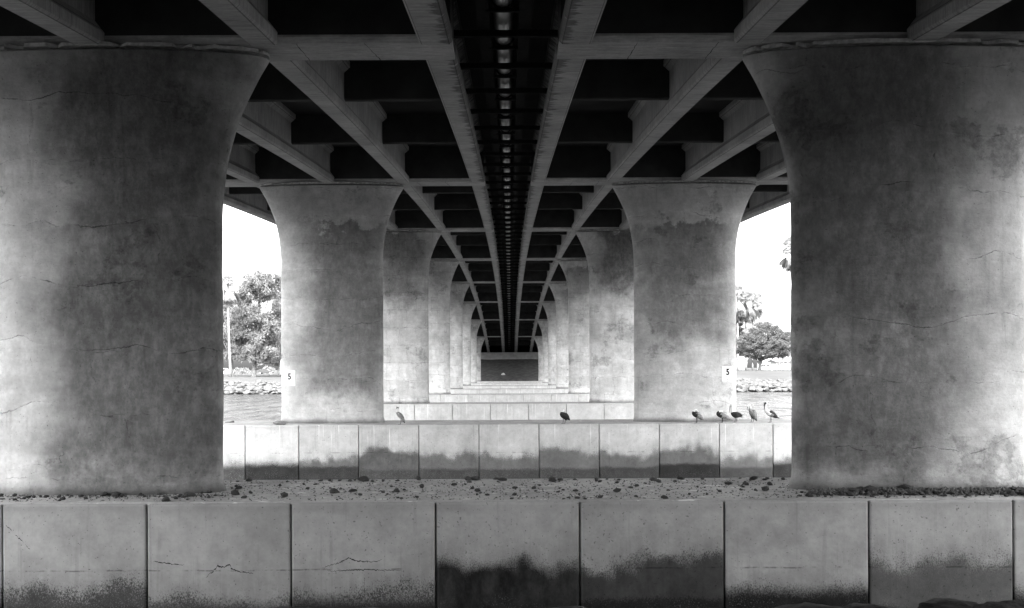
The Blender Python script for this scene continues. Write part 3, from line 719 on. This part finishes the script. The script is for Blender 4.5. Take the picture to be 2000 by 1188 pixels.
# ------------------------------------------------------------------ pelicans
def pelican(name_label, px, dy, rz, spine, legs, wing, scale=1.0, group="pelicans on the second pile cap"):
    """spine: (x, z, half width, half height, material) from tail to bill tip; the bird faces -x"""
    Y = PIER_Y[1]-CAP_HALF+dy
    x0, _ = at(px, 822, Y)
    root = empty("pelican", (x0, Y, CAP_TOP), rz); root.scale = (scale,)*3
    NR = 12; v, f, mi = [], [], []
    # smooth the spine by subdividing (Catmull-Rom)
    S = []
    for i in range(len(spine)-1):
        p0, p1, p2, p3 = (spine[max(0,min(len(spine)-1,i+d))] for d in (-1,0,1,2))
        for q in range(3):
            t = q/3
            S.append(tuple(0.5*((2*p1[c])+(-p0[c]+p2[c])*t+(2*p0[c]-5*p1[c]+4*p2[c]-p3[c])*t*t+(-p0[c]+3*p1[c]-3*p2[c]+p3[c])*t**3) for c in range(4)) + (p1[4],))
    S.append(tuple(spine[-1]))
    for i, (x, z, ry, rzz, mt) in enumerate(S):
        a, c = S[max(0,i-1)], S[min(len(S)-1,i+1)]
        d = Vector((c[0]-a[0], 0, c[1]-a[1])); d = d.normalized() if d.length > 1e-6 else Vector((1,0,0))
        up = Vector((-d.z, 0, d.x)); ry, rzz = max(ry, 0.003), max(rzz, 0.003)
        for j in range(NR):
            t = 2*math.pi*j/NR; p = Vector((x,0,z)) + Vector((0,1,0))*ry*math.cos(t) + up*rzz*math.sin(t); v.append(tuple(p))
    for i in range(len(S)-1):
        for j in range(NR): f.append((i*NR+j, i*NR+(j+1)%NR, (i+1)*NR+(j+1)%NR, (i+1)*NR+j)); mi.append(S[i][4])
    f += [tuple(range(NR)), tuple((len(S)-1)*NR+j for j in range(NR))]; mi += [S[0][4], S[-1][4]]
    me = mesh("body", v, f, True)
    mats = [M["fdark"], M["fgrey"], M["fwhite"], M["fbill"]]
    for m in mats: me.materials.append(m)
    me.polygons.foreach_set("material_index", mi); fixn(me)
    link("body", me, None, root)
    # folded wings: curved shells with a pointed tip
    (wx, wz, wl, wh, ang, wm) = wing
    for s in (-1, 1):
        wv, wf = [], []; nu, nv = 9, 6
        for i in range(nu):
            u = i/(nu-1); prof = math.sin(math.pi*min(1, u*0.85+0.12))**0.7
            for j in range(nv):
                q = j/(nv-1)*2-1
                lx = (u-0.25)*wl; lz = q*wh*prof*0.5 - 0.03*u
                ly = s*(0.135*(1-0.35*u)*math.sqrt(max(0.05, 1-(0.75*q)**2)) + 0.012)
                ca, sa = math.cos(ang), math.sin(ang)
                wv.append((wx+lx*ca-lz*sa, ly, wz+lx*sa+lz*ca))
        for i in range(nu-1):
            for j in range(nv-1): wf.append((i*nv+j, (i+1)*nv+j, (i+1)*nv+j+1, i*nv+j+1))
        wo_ = link("wing", mesh("wing", wv, wf, True), M[wm], root)
        sm = wo_.modifiers.new("thickness", 'SOLIDIFY'); sm.thickness = 0.012
    for s in (-1, 1):
        lx, hip = legs
        MB().tube([(lx, s*0.05, hip),(lx+0.02, s*0.055, hip*0.5),(lx-0.005, s*0.055, 0.015)], [0.02,0.010,0.009], 6).build("leg", M["fdark"], root, True)
        fm = MB(); fm.add([(lx+0.03,s*0.055,0.018),(lx-0.10,s*0.055-0.045,0.004),(lx-0.115,s*0.055,0.004),(lx-0.10,s*0.055+0.045,0.004),(lx,s*0.055,0.022)], [(0,1,4),(1,2,4),(2,3,4),(3,0,4),(0,3,2,1)])
        fm.build("foot", M["fdark"], root)
    tag(root, name_label, "pelican", group)
D_, G_, W_, B_ = 0, 1, 2, 3
head_up = lambda x, z, nm, hm: [(x,z,.055,.06,nm),(x-.025,z+.08,.036,.038,nm),(x-.015,z+.17,.030,.030,nm),(x-.005,z+.25,.032,.034,hm),(x-.035,z+.285,.036,.034,hm),(x-.075,z+.265,.028,.026,B_),(x-.10,z+.17,.016,.022,B_),(x-.115,z+.05,.012,.018,B_),(x-.118,z-.03,.004,.006,B_)]
body_std = lambda m1, m2: [(.40,.15,.03,.008,D_),(.30,.21,.07,.03,m1),(.16,.29,.115,.085,m1),(.02,.36,.13,.115,m2),(-.09,.43,.105,.10,m2)]
pelican("pelican stretching its long neck upright, dark head, white breast, next to the nearest right column", 1503, 0.30, 0.15,
        body_std(G_, W_) + [(-.155,.52,.06,.065,W_)] + [(-.175,.60,.04,.04,W_),(-.17,.68,.032,.032,W_),(-.165,.74,.034,.034,D_),(-.19,.775,.036,.034,D_),(-.215,.745,.026,.024,D_),(-.225,.66,.014,.02,B_),(-.225,.56,.010,.014,B_),(-.222,.50,.004,.005,B_)],
        (.03,.30), (.05,.40,.44,.17,-0.62,"fdark"), 1.04)
pelican("speckled grey pelican turned away and preening, beside the pelican with the stretched neck", 1467, 0.55, 0.55,
        [(.30,.05,.03,.008,G_),(.24,.13,.07,.03,G_),(.15,.27,.12,.09,G_),(.05,.40,.13,.115,G_),(-.03,.50,.095,.09,G_),(-.07,.585,.05,.05,W_),(-.07,.66,.036,.036,W_),(-.10,.715,.038,.036,W_),(-.15,.71,.028,.026,W_),(-.19,.64,.018,.022,B_),(-.20,.55,.012,.016,B_),(-.20,.50,.004,.006,B_)],
        (.05,.26), (.08,.42,.46,.22,-1.0,"fgrey"), 1.0)
pelican("dark bodied pelican with upright pale neck, at the edge of the right column", 1436, 0.55, 0.25,
        [(.30,.20,.03,.01,G_),(.22,.25,.08,.04,D_),(.12,.29,.125,.10,D_),(0,.31,.14,.125,D_),(-.10,.36,.10,.10,D_)] + head_up(-.15, .44, W_, W_), (.0,.24), (.03,.36,.36,.19,-0.22,"fdark"), 0.98)
pelican("crouching grey pelican with its white head laid back, second from the lone column foot", 1410, 0.22, 0.0,
        [(.42,.10,.03,.008,G_),(.30,.16,.07,.03,G_),(.14,.24,.12,.085,G_),(-.02,.30,.14,.11,D_),(-.14,.345,.10,.09,D_),(-.17,.395,.05,.05,D_),(-.12,.435,.036,.034,W_),(-.06,.445,.036,.034,W_),(-.01,.45,.036,.032,W_),(.04,.435,.022,.02,B_),(.12,.41,.014,.014,B_),(.20,.375,.005,.006,B_)],
        (.0,.22), (.02,.31,.48,.17,-0.42,"fgrey"), 1.05)
pelican("dark breasted pelican asleep with its white head tucked, standing alone before the right column", 1360, 0.14, 0.12,
        [(.34,.12,.03,.008,G_),(.26,.17,.07,.03,G_),(.14,.25,.11,.09,G_),(.02,.33,.13,.12,D_),(-.09,.40,.115,.11,D_),(-.12,.475,.06,.06,W_),(-.08,.53,.042,.04,W_),(-.02,.54,.042,.038,W_),(.02,.505,.03,.028,W_),(.08,.455,.016,.016,B_),(.16,.40,.006,.006,B_)],
        (.0,.26), (.06,.36,.42,.17,-0.75,"fgrey"), 1.0)
pelican("blackish pelican with a tucked white head, alone amid the second pile cap", 1101, 0.12, 0.75,
        [(.32,.14,.03,.008,D_),(.24,.19,.07,.03,D_),(.13,.26,.115,.095,D_),(.01,.33,.135,.125,D_),(-.09,.40,.115,.11,D_),(-.11,.48,.055,.055,W_),(-.07,.535,.04,.04,W_),(-.02,.55,.042,.04,W_),(-.06,.50,.03,.028,B_),(-.09,.43,.016,.018,B_),(-.115,.36,.006,.008,B_)],
        (.0,.27), (.06,.36,.40,.18,-0.7,"fdark"), 1.0)
pelican("slender grey pelican with its bill pressed to its neck, standing apart to the left", 781, 0.14, 0.1,
        [(.19,.05,.025,.008,D_),(.17,.12,.06,.03,G_),(.11,.23,.095,.075,G_),(.03,.34,.11,.10,G_),(-.06,.44,.085,.085,G_),(-.12,.52,.045,.05,W_),(-.13,.60,.032,.034,W_),(-.09,.67,.03,.03,G_),(-.075,.725,.034,.032,W_),(-.11,.74,.03,.028,D_),(-.135,.66,.016,.02,D_),(-.155,.58,.012,.016,D_),(-.175,.50,.004,.006,D_)],
        (.02,.26), (.03,.37,.42,.15,-1.05,"fgrey"), 0.98)

# ------------------------------------------------------------------ far shore: boulders, trees, palms, buildings, cars
bould = [rock_mesh("riprap_boulder", 300+i, 2, random.uniform(0.6, 0.85), 8) for i in range(8)]
for lo, hi, lab, g in ((430, 556, "pale riprap boulder on the far shore below the eucalyptus", "boulders below the eucalyptus"), (1434, 1556, "pale riprap boulder on the far shore below the round tree", "boulders below the round tree")):
    for r in range(5):
        y = 221.3 + r*1.05
        x0, _ = at(lo, 760, y); x1, _ = at(hi, 760, y)
        x = x0 - 1 + random.uniform(0, 1)
        while x < x1 + 1:
            s = random.uniform(0.55, 1.0)
            o = link("riprap_boulder", random.choice(bould), M["boulder"], None, (x, y+random.uniform(-.3,.3), 0.08 + r*0.47 + random.uniform(-.12,.12)))
            o.scale = (s*random.uniform(.9,1.3), s, s*random.uniform(.7,1.0)); o.rotation_euler = (random.uniform(-.3,.3), random.uniform(-.3,.3), random.uniform(0,6.28))
            tag(o, lab, "boulder", g); x += s*random.uniform(1.3, 1.7)

def leaves(centers, per, spread, size, elong=1.0, droop=0.0):
    C = np.repeat(centers, per, axis=0); n = len(C)
    off = rng.normal(0, 1, (n, 3)); off /= np.linalg.norm(off, axis=1)[:, None]; off *= (rng.random(n)**0.45)[:, None]
    P = C + off*np.asarray(spread)
    P[:, 2] -= droop*rng.random(n)
    a = rng.normal(0, 1, (n, 3)); a[:, 2] -= droop*1.2; a /= np.linalg.norm(a, axis=1)[:, None]
    b = np.cross(a, rng.normal(0, 1, (n, 3))); b /= np.linalg.norm(b, axis=1)[:, None]
    s = size*(0.6+0.8*rng.random(n))[:, None]
    V = np.stack([P-a*s*elong, P+b*s*0.55, P+a*s*elong, P-b*s*0.55], axis=1).reshape(-1, 3)
    return V, np.arange(4*n).reshape(-1, 4)
def crown_centers(lobes, n):
    out = []
    w = np.array([l[3]*l[4]*l[5] for l in lobes])**0.7; w /= w.sum()
    for l, k in zip(lobes, (w*n).astype(int)+1):
        d = rng.normal(0, 1, (k, 3)); d /= np.linalg.norm(d, axis=1)[:, None]
        r = 0.55+0.5*rng.random(k)**0.6
        out.append(np.array(l[:3]) + d*r[:, None]*np.array(l[3:6]))
    return np.concatenate(out)
def tree(name, label, x, y, trunk, lobes, n, per, spread, size, mat, bark, elong=1.3, droop=0.0, limbs=7, tr=0.5, cat="tree", group=None):
    z0 = lawn_z(x, y) - 0.1
    root = empty(name, (x, y, z0)); tag(root, label, cat, group)
    m = MB()
    h = trunk
    m.tube([(0,0,-0.3),(0.02,0,0.5),(0.15*tr,0.1,h*0.45),(0.1,0,h)], [tr*1.2,tr*1.0,tr*0.85,tr*0.55], 10)
    rr = random.Random(int(abs(x)*10))
    for i in range(limbs):
        l = lobes[i % len(lobes)]; e = Vector(l[:3]) + Vector((rr.uniform(-.5,.5)*l[3], rr.uniform(-.5,.5)*l[4], rr.uniform(-.3,.5)*l[5]))
        s = Vector((0.05,0,h*rr.uniform(0.55,0.98))); mid = s.lerp(e, 0.5) + Vector((rr.uniform(-.6,.6), rr.uniform(-.6,.6), rr.uniform(0,.8)))
        m.tube([s, mid, e], [tr*0.45, tr*0.28, tr*0.1], 6)
    m.build("trunk", bark, root, True)
    V, F = leaves(crown_centers(lobes, n), per, spread, size, elong, droop)
    link("crown", mesh_np("crown", V, F), mat, root)
    return root
def lobe(px, py, y, rx_px, rz_px, x, z0, ry=None, dy=0):
    lx, lz = at(px, py, y); k = y/FPX
    return (lx-x, dy, lz-z0, rx_px*k, ry or rx_px*k, rz_px*k)
# eucalyptus group on the left shore
def euc(name, label, px, y, lobes_px, trunk, n, per=60, size=0.30, mat="leaf", droop=0.7, tr=0.5, spread=1.1, group=None):
    x, _ = at(px, 720, y); z0 = lawn_z(x, y)-0.1
    L = [lobe(a, b, y, c, d, x, z0, dy=e) for a, b, c, d, e in lobes_px]
    return tree(name, label, x, y, trunk, L, n, per, (spread, spread, spread*0.8), size, M[mat], M["bark"], 1.9, droop, 9, tr, group=group)
euc("eucalyptus_tree", "tall feathery eucalyptus with pale trunk on the lawn by the far shore", 496, 246,
    [(505,560,32,33,0),(478,566,22,26,1),(530,550,24,24,1),(510,548,24,20,0),(487,610,28,28,-1),(515,625,28,30,0),(545,600,16,20,1),(480,660,28,28,0),(515,672,30,26,-1),(500,690,26,16,-2),(462,640,24,26,1),(535,640,24,30,1)], 9.0, 260, 110, 0.20, tr=0.62)
euc("eucalyptus_tree", "dark bushy eucalyptus behind the slender palm", 452, 262, [(450,630,26,30,0),(440,665,24,34,0),(462,680,22,26,-1),(430,600,20,24,1),(464,596,20,22,1),(470,620,22,24,1)], 8.0, 130, 110, 0.21, tr=0.45)
euc("eucalyptus_tree", "dark eucalyptus half hidden by the column with the plain speed sign", 545, 268, [(548,650,24,30,0),(560,610,22,26,1),(535,685,20,22,-1),(575,660,24,36,0),(548,590,16,24,1),(540,625,18,22,0)], 8.0, 130, 110, 0.21, tr=0.45)
# low planting behind the lawn on the left
for px, y, w, h, lab in ((470, 330, 20, 6, "low pale shrub behind the lawn to the left of the eucalyptus trunk"), (520, 335, 16, 7, "low pale shrub behind the lawn by the dark parked car")):
    x, _ = at(px, 720, y); z0 = lawn_z(x, y)
    root = empty("shrub", (x, y, z0)); tag(root, lab, "shrub")
    V, F = leaves(crown_centers([(0,0,1.0,w*y/FPX,1.5,h*y/FPX)], 30), 30, (0.6,0.6,0.5), 0.2); link("foliage", mesh_np("foliage", V, F), M["frond"], root)
    MB().tube([(0,0,-0.1),(0.1,0,1.0)], [0.08,0.04], 6).tube([(0.3,0,-0.1),(0.5,0,0.9)], [0.07,0.03], 6).build("stem", M["bark"], root)

# palms
def frond_mesh(nb, L, fan, seed, droop):
    rr = random.Random(seed); V, F = [], []
    b0 = 0
    V += [(0,-0.03,0),(0,0.03,0),(L*0.5,0.02,0.02),(L*0.5,-0.02,0.02)]; F.append((0,1,2,3))
    for i in range(nb):
        a = (i/(nb-1)-0.5)*fan; ca, sa = math.cos(a), math.sin(a); l = L*0.6*(0.75+0.25*math.cos(a))*rr.uniform(.85,1.1); w = 0.035*L*0.7
        o = Vector((L*0.45, 0, 0.02)); d = Vector((ca, sa, 0)); p = Vector((-sa, ca, 0))
        m1 = o + d*l*0.55 + Vector((0,0,rr.uniform(-.03,.06)*l)); e = o + d*l + Vector((0,0,-droop*l*rr.uniform(.6,1.3)))
        b0 = len(V); V += [tuple(o), tuple(m1+p*w), tuple(e), tuple(m1-p*w)]; F.append((b0,b0+1,b0+2,b0+3))
    return np.array(V), F
def palm(label, px, y, py_top, py_skirt, rad_px, base_z=None, lean=0.0, nf=46, skirt=26, tr=0.24, group="fan palms on the far shore"):
    x, zt = at(px, py_top, y); _, zs = at(px, py_skirt, y)
    z0 = lawn_z(x, y)-0.1; R = rad_px*y/FPX; hc = zt - z0 - R*0.75
    root = empty("fan_palm", (x, y, z0)); tag(root, label, "palm", group)
    n = 12; MB().tube([(lean*math.sin(math.pi*i/n*0.5)-lean, 0.05*math.sin(i), hc*i/n) for i in range(n+1)], [tr*(1.5 if i == 0 else 1.15-0.35*i/n) for i in range(n+1)], 9).build("trunk", M["palmbark"], root, True)
    top = Vector((0, 0, hc))
    def cloud(k, lo, hi, L, fan, droop, seed):
        V, F = [], []; rr = random.Random(seed)
        protos = [frond_mesh(17, L, fan, seed+i, droop) for i in range(4)]
        for i in range(k):
            az = i*2.39996 + rr.uniform(-.3,.3); el = lo + (hi-lo)*(i+0.5)/k + rr.uniform(-.12,.12)
            mat = Matrix.Rotation(az, 3, 'Z') @ Matrix.Rotation(-el, 3, 'Y') @ Matrix.Rotation(rr.uniform(-.6,.6), 3, 'X')
            s = rr.uniform(.85,1.1); pv, pf = protos[i % 4]; b0 = len(V)
            for q in pv: V.append(tuple(top + mat @ Vector(q)*s))
            F += [tuple(a+b0 for a in fc) for fc in pf]
        return mesh_np("c", V, F)
    link("crown", cloud(nf, math.radians(78), math.radians(-38), R*1.02, 2.5, 0.28, int(px)), M["frond"], root)
    if skirt:
        Ls = max(0.6, (zt - R*0.75) - zs)
        link("thatch", cloud(skirt, math.radians(-58), math.radians(-84), Ls, 0.9, 0.1, int(px)+50), M["thatch"], root)
    return root
palm("slender fan palm with a long bare trunk in front of the eucalyptus", 446, 236, 537, 592, 15, lean=-0.5, nf=40, skirt=22, tr=0.26)
palm("shaggy fan palm at the edge of the column with the ringed speed sign", 1441, 330, 560, 620, 18, nf=40, tr=0.3)
palm("fan palm with a thick hanging skirt of dead leaves, tallest of the clump", 1457, 335, 570, 632, 17, nf=44, skirt=40, tr=0.32)
palm("slim fan palm just behind the thick skirted palm", 1470, 350, 574, 626, 15, nf=38, skirt=22, tr=0.24)
palm("fan palm with a bare thin trunk above the round tree", 1480, 345, 577, 612, 15, nf=40, skirt=16, tr=0.24)
palm("tall fan palm half hidden behind the nearest right column", 1546, 300, 468, 532, 24, nf=48, skirt=26, tr=0.3)

# round tree, its neighbours
def dome(label, name, px, y, lobes_px, trunk, n, per, size, tr, spread):
    x, _ = at(px, 720, y); z0 = lawn_z(x, y)-0.1
    return tree(name, label, x, y, trunk, [lobe(a,b,y,c,d,x,z0,dy=e) for a,b,c,d,e in lobes_px], n, per, (spread,spread,spread*0.7), size, M["leaf2"], M["bark"], 1.0, 0.0, 9, tr)
dome("broad round headed tree with dense clumped foliage on the right lawn", "round_tree", 1484, 300,
     [(1495,655,34,24,0),(1465,672,28,20,-2),(1525,668,26,20,-1),(1495,680,40,16,-3),(1455,685,20,14,0),(1538,684,18,16,1),(1485,694,34,10,-2),(1518,692,30,11,0),(1495,665,40,26,1)], 4.2, 620, 90, 0.17, 0.55, 0.85)
dome("dark conical tree beside the column with the ringed speed sign", "conical_tree", 1436, 340, [(1436,640,14,22,0),(1440,668,18,26,0),(1430,655,18,26,1)], 5, 120, 90, 0.19, 0.35, 0.8)
dome("small dense tree behind the round tree by the nearest right column", "round_tree", 1552, 335, [(1550,668,22,20,0),(1570,672,20,18,0)], 4, 110, 90, 0.19, 0.35, 0.85)
# buildings on the right shore
def building(name, label, px0, px1, pyt, y, depth, roof_over, wall_m, roof_m, cols=0, openings=()):
    x0, zt = at(px0, pyt, y); x1, _ = at(px1, pyt, y); z0 = lawn_z((x0+x1)/2, y)-0.3
    root = empty(name, ((x0+x1)/2, y, z0)); w = (x1-x0)/2; h = zt-z0; tag(root, label, "building")
    MB().box(-w, w, 0, depth, 0, h).build("wall", wall_m, root)
    MB().prism([(-roof_over,h),(depth+roof_over,h),(depth+roof_over,h+0.25),(depth*0.5,h+0.9),(-roof_over,h+0.28)], -w-roof_over, w+roof_over).build("roof", roof_m, root)
    for c in range(cols):
        cx = -w + (c+0.5)*1.3
        MB().box(cx-0.12, cx+0.12, -0.9, -0.66, 0, h-0.004).build("post", M["wood"], root)
    for (u0, u1, v0, v1, nm, mm) in openings:
        MB().box(-w+2*w*u0, -w+2*w*u1, -0.04, 0.05, h*v0, h*v1).build(nm, M[mm], root)
    return root
building("park_building", "low white park building with a dark overhanging roof beyond the white post", 1517, 1590, 710, 330, 8, 0.9, M["bwhite"], M["roofd"], 3, ((0.02,0.12,0.05,0.85,"door","wood"),(0.62,0.72,0.4,0.8,"window","glass")))
building("white_house", "plain white house wall left of the white van", 1400, 1459, 704, 345, 10, 0.3, M["bwhite"], M["bwhite"], 0, ((0.80,0.83,0.05,0.9,"shutter","wood"),(0.70,0.74,0.05,0.9,"shutter","wood"),(0.88,0.97,0.0,0.7,"door","bwhite")))
building("long_building", "long pale flat building rising behind the round tree", 1512, 1640, 640, 430, 20, 0.4, M["bwhite"], M["bwhite"], 0, tuple((0.05+0.12*i, 0.12+0.12*i, 0.55, 0.75, "window", "glass") for i in range(8)))
# posts
for px, pt, y, lab, plate in ((1547, 695, 240, "slim white post on the lawn by the nearest right column", False), (549, 701, 285, "white post with a small panel beside the eucalyptus", True)):
    x, zt = at(px, pt, y); z0 = lawn_z(x, y)-0.1; root = empty("white_post", (x, y, z0)); tag(root, lab, "post")
    MB().tube([(0,0,0),(0,0,zt-z0)], 0.09, 8).build("pole", M["bwhite"], root)
    if plate: MB().box(-0.2,0.2,-0.12,-0.092,zt-z0-0.9,zt-z0+0.1).build("panel_plate", M["bwhite"], root)
    else: MB().tube([(0,0,zt-z0),(0,0,zt-z0+0.06)], 0.11, 8).build("post_cap", M["bwhite"], root)
# vehicles
def car(label, px_c, y, L, Hh, paint, van=False, py=None):
    x, _ = at(px_c, 720, y); z0 = lawn_z(x, y)+0.02; root = empty("parked_car" if not van else "parked_van", (x, y, z0)); tag(root, label, "van" if van else "car")
    h = L/2; W = 0.92
    if van: prof = [(-h,0.35),(h,0.35),(h,0.95),(h-0.15,1.05),(h-0.95,1.15),(h-1.55,Hh-0.08),(h-1.8,Hh),(-h+0.15,Hh),(-h,Hh-0.2)]; win = [(h-1.1,1.2),(h-1.6,Hh-0.18),(h-2.6,Hh-0.18),(h-2.6,1.2)]; rear = [(h-2.75,1.2),(h-2.75,Hh-0.18),(-h+0.35,Hh-0.18),(-h+0.35,1.2)]
    else: prof = [(-h,0.38),(h,0.38),(h,0.75),(h-0.1,0.92),(h-1.1,1.02),(h-1.85,Hh-0.05),(h-2.1,Hh),(-h+0.6,Hh),(-h+0.15,1.1),(-h,0.95)]; win = [(h-1.3,1.06),(h-1.9,Hh-0.12),(h-2.6,Hh-0.12),(h-2.6,1.06)]; rear = [(h-2.72,1.06),(h-2.72,Hh-0.12),(-h+0.75,Hh-0.12),(-h+0.4,1.06)]
    m = MB(); n = len(prof); m.v = [(u,-W,z) for u,z in prof]+[(u,W,z) for u,z in prof]
    m.f = [(k,(k+1)%n,n+(k+1)%n,n+k) for k in range(n)]+[tuple(range(n-1,-1,-1)),tuple(range(n,2*n))]
    me = m.me("body"); bm = bmesh.new(); bm.from_mesh(me); bmesh.ops.bevel(bm, geom=list(bm.edges), offset=0.07, segments=2, affect='EDGES'); bm.to_mesh(me); bm.free()
    link("body", me, paint, root)
    for w_ in (win, rear):
        MB().add([(u,-W-0.006,z) for u,z in w_], [(0,1,2,3)]).build("side_window", M["glass"], root)
    for u in (-h+0.85, h-0.85):
        for s in (-1, 1):
            t = MB().tube([(u,s*(W-0.2),0.34),(u,s*(W+0.012),0.34)], 0.34, 18).build("wheel", M["tyre"], root)
            MB().tube([(u,s*(W+0.013),0.34),(u,s*(W+0.02),0.34)], 0.19, 14).build("rim", M["fwhite"], t)
    MB().box(h-0.02,h+0.012,-W+0.12,-W+0.4,0.72,0.86).build("headlight", M["sign"], root)
    return root
car("white parked car at the left edge of the lawn behind the slender palm", 439, 300, 4.8, 1.9, M["carwhite"])
car("dark parked car behind the eucalyptus trunk", 519, 305, 4.6, 1.5, M["cardark"])
car("white parked van under the round tree", 1496, 322, 5.0, 2.1, M["carwhite"], True)

# a person standing on the lawn in front of the dark car
def person(px, y, hgt, label):
    x, _ = at(px, 720, y); z0 = lawn_z(x, y)
    root = empty("person", (x, y, z0)); tag(root, label, "person")
    J = {"pel":(0,0,.53),"ab":(0,0,.62),"ch":(0,0,.74),"nk":(0,0,.84),"hd":(0,-.01,.90),"tp":(0,-.01,.97),
         "sl":(-.10,0,.80),"el":(-.135,.01,.65),"hl":(-.12,-.05,.52),"sr":(.10,0,.80),"er":(.14,.01,.66),"hr":(.13,-.04,.53),
         "tl":(-.05,0,.50),"kl":(-.06,-.01,.27),"al":(-.065,.01,.04),"fl":(-.07,-.08,.02),"tr":(.05,0,.50),"kr":(.07,-.01,.27),"ar":(.075,.01,.04),"fr":(.08,-.08,.02)}
    R = dict(pel=.085,ab=.08,ch=.09,nk=.035,hd=.055,tp=.035,sl=.045,el=.032,hl=.02,sr=.045,er=.032,hr=.02,tl=.06,kl=.042,al=.03,fl=.02,tr=.06,kr=.042,ar=.03,fr=.02)
    E = [("pel","ab"),("ab","ch"),("ch","nk"),("nk","hd"),("hd","tp"),("ch","sl"),("sl","el"),("el","hl"),("ch","sr"),("sr","er"),("er","hr"),("pel","tl"),("tl","kl"),("kl","al"),("al","fl"),("pel","tr"),("tr","kr"),("kr","ar"),("ar","fr")]
    ks = list(J); me = bpy.data.meshes.new("body"); me.from_pydata([tuple(c*hgt for c in J[k]) for k in ks], [(ks.index(a), ks.index(b)) for a, b in E], [])
    o = link("body", me, M["skin"], root); md = o.modifiers.new("skin", 'SKIN')
    for i, k in enumerate(ks): me.skin_vertices[0].data[i].radius = (R[k]*hgt*.8, R[k]*hgt*.75)
    me.skin_vertices[0].data[0].use_root = True
    o.modifiers.new("sub", 'SUBSURF').levels = 1
    m = MB()
    for s in (-1, 1): m.tube([(s*.05*hgt,0,.50*hgt),(s*.062*hgt,-.01*hgt,.27*hgt),(s*.07*hgt,.01*hgt,.05*hgt)], [.066*hgt,.052*hgt,.042*hgt], 9)
    m.build("trousers", M["trousers"], root, True)
person(530, 262, 1.75, "person in a dark top and light trousers standing on the far lawn")

# small white bundle on the dark slope at the far end
x, z = at(983, 735, 200.5)
b = link("white_bundle", rock_mesh("white_bundle", 77, 2, 0.9, 5), M["bag"], None, (x, 200.3, CZ-1.42)); b.scale = (0.5, 0.4, 0.42); tag(b, "small white bundle lying on the dark slope under the far end of the bridge", "bundle")

# dark shore rocks along the lip of the near bank
for i, (px, py, y, sx, sz) in enumerate(((1700,1178,6.5,0.20,0.08),(1850,1172,6.6,0.26,0.09),(1975,1172,6.4,0.22,0.10),(1560,1180,6.8,0.4,0.14),(1340,1186,6.9,0.55,0.14),(1120,1188,6.8,0.4,0.12),(900,1184,6.8,0.42,0.14),(720,1182,6.9,0.5,0.15),(560,1185,6.7,0.4,0.13),(300,1192,6.8,0.5,0.12),(80,1190,6.8,0.45,0.12))):
    x, z = at(px, py, y)
    o = link("shore_rock", rock_mesh("shore_rock", 500+i, 4, 0.7, 9), M["darkrock"], None, (x, y, z-sz*1.42)); o.scale = (sx, sx*0.7, sz)
    tag(o, ["long dark flat rock at the bottom edge toward the right corner","dark rounded rock at the bottom beneath the panel right of the widest joint","dark rock in the bottom right corner","small dark rock at the bottom beside the long flat rock","dark low rock at the bottom under the sixth panel","small dark rock at the bottom under the stained fifth panel","dark rock tip at the bottom under the dark fourth panel","dark rock tip at the bottom right under the rust run","dark rock tip at the bottom under the joint of the second panel","low dark rock at the bottom under the cracked second panel","low dark rock in the bottom left corner"][i], "rock", "dark rocks on the near bank")

# a low wood far behind the lawn, outside the two openings of the view
cs = []
for lo, hi in ((-420, -146), (-104, -24), (24, 104), (146, 420)):
    for x in np.arange(lo, hi, 5.0):
        hgt = 3.5 + 3.0*mnoise.noise(Vector((x*0.03, 0, 0))) + 2.0*rng.random()
        for q in range(5): cs.append((x + rng.uniform(-3, 3), 500 + rng.uniform(-4, 4), 4.2 + hgt*rng.random()*1.6))
Vt, Ft = leaves(np.array(cs), 34, (3.2, 2.0, 2.0), 0.55)
tag(link("far_woods", mesh_np("far_woods", Vt, Ft), M["leaf2"]), "low dark belt of woods far behind the lawn", "woods", kind="stuff")
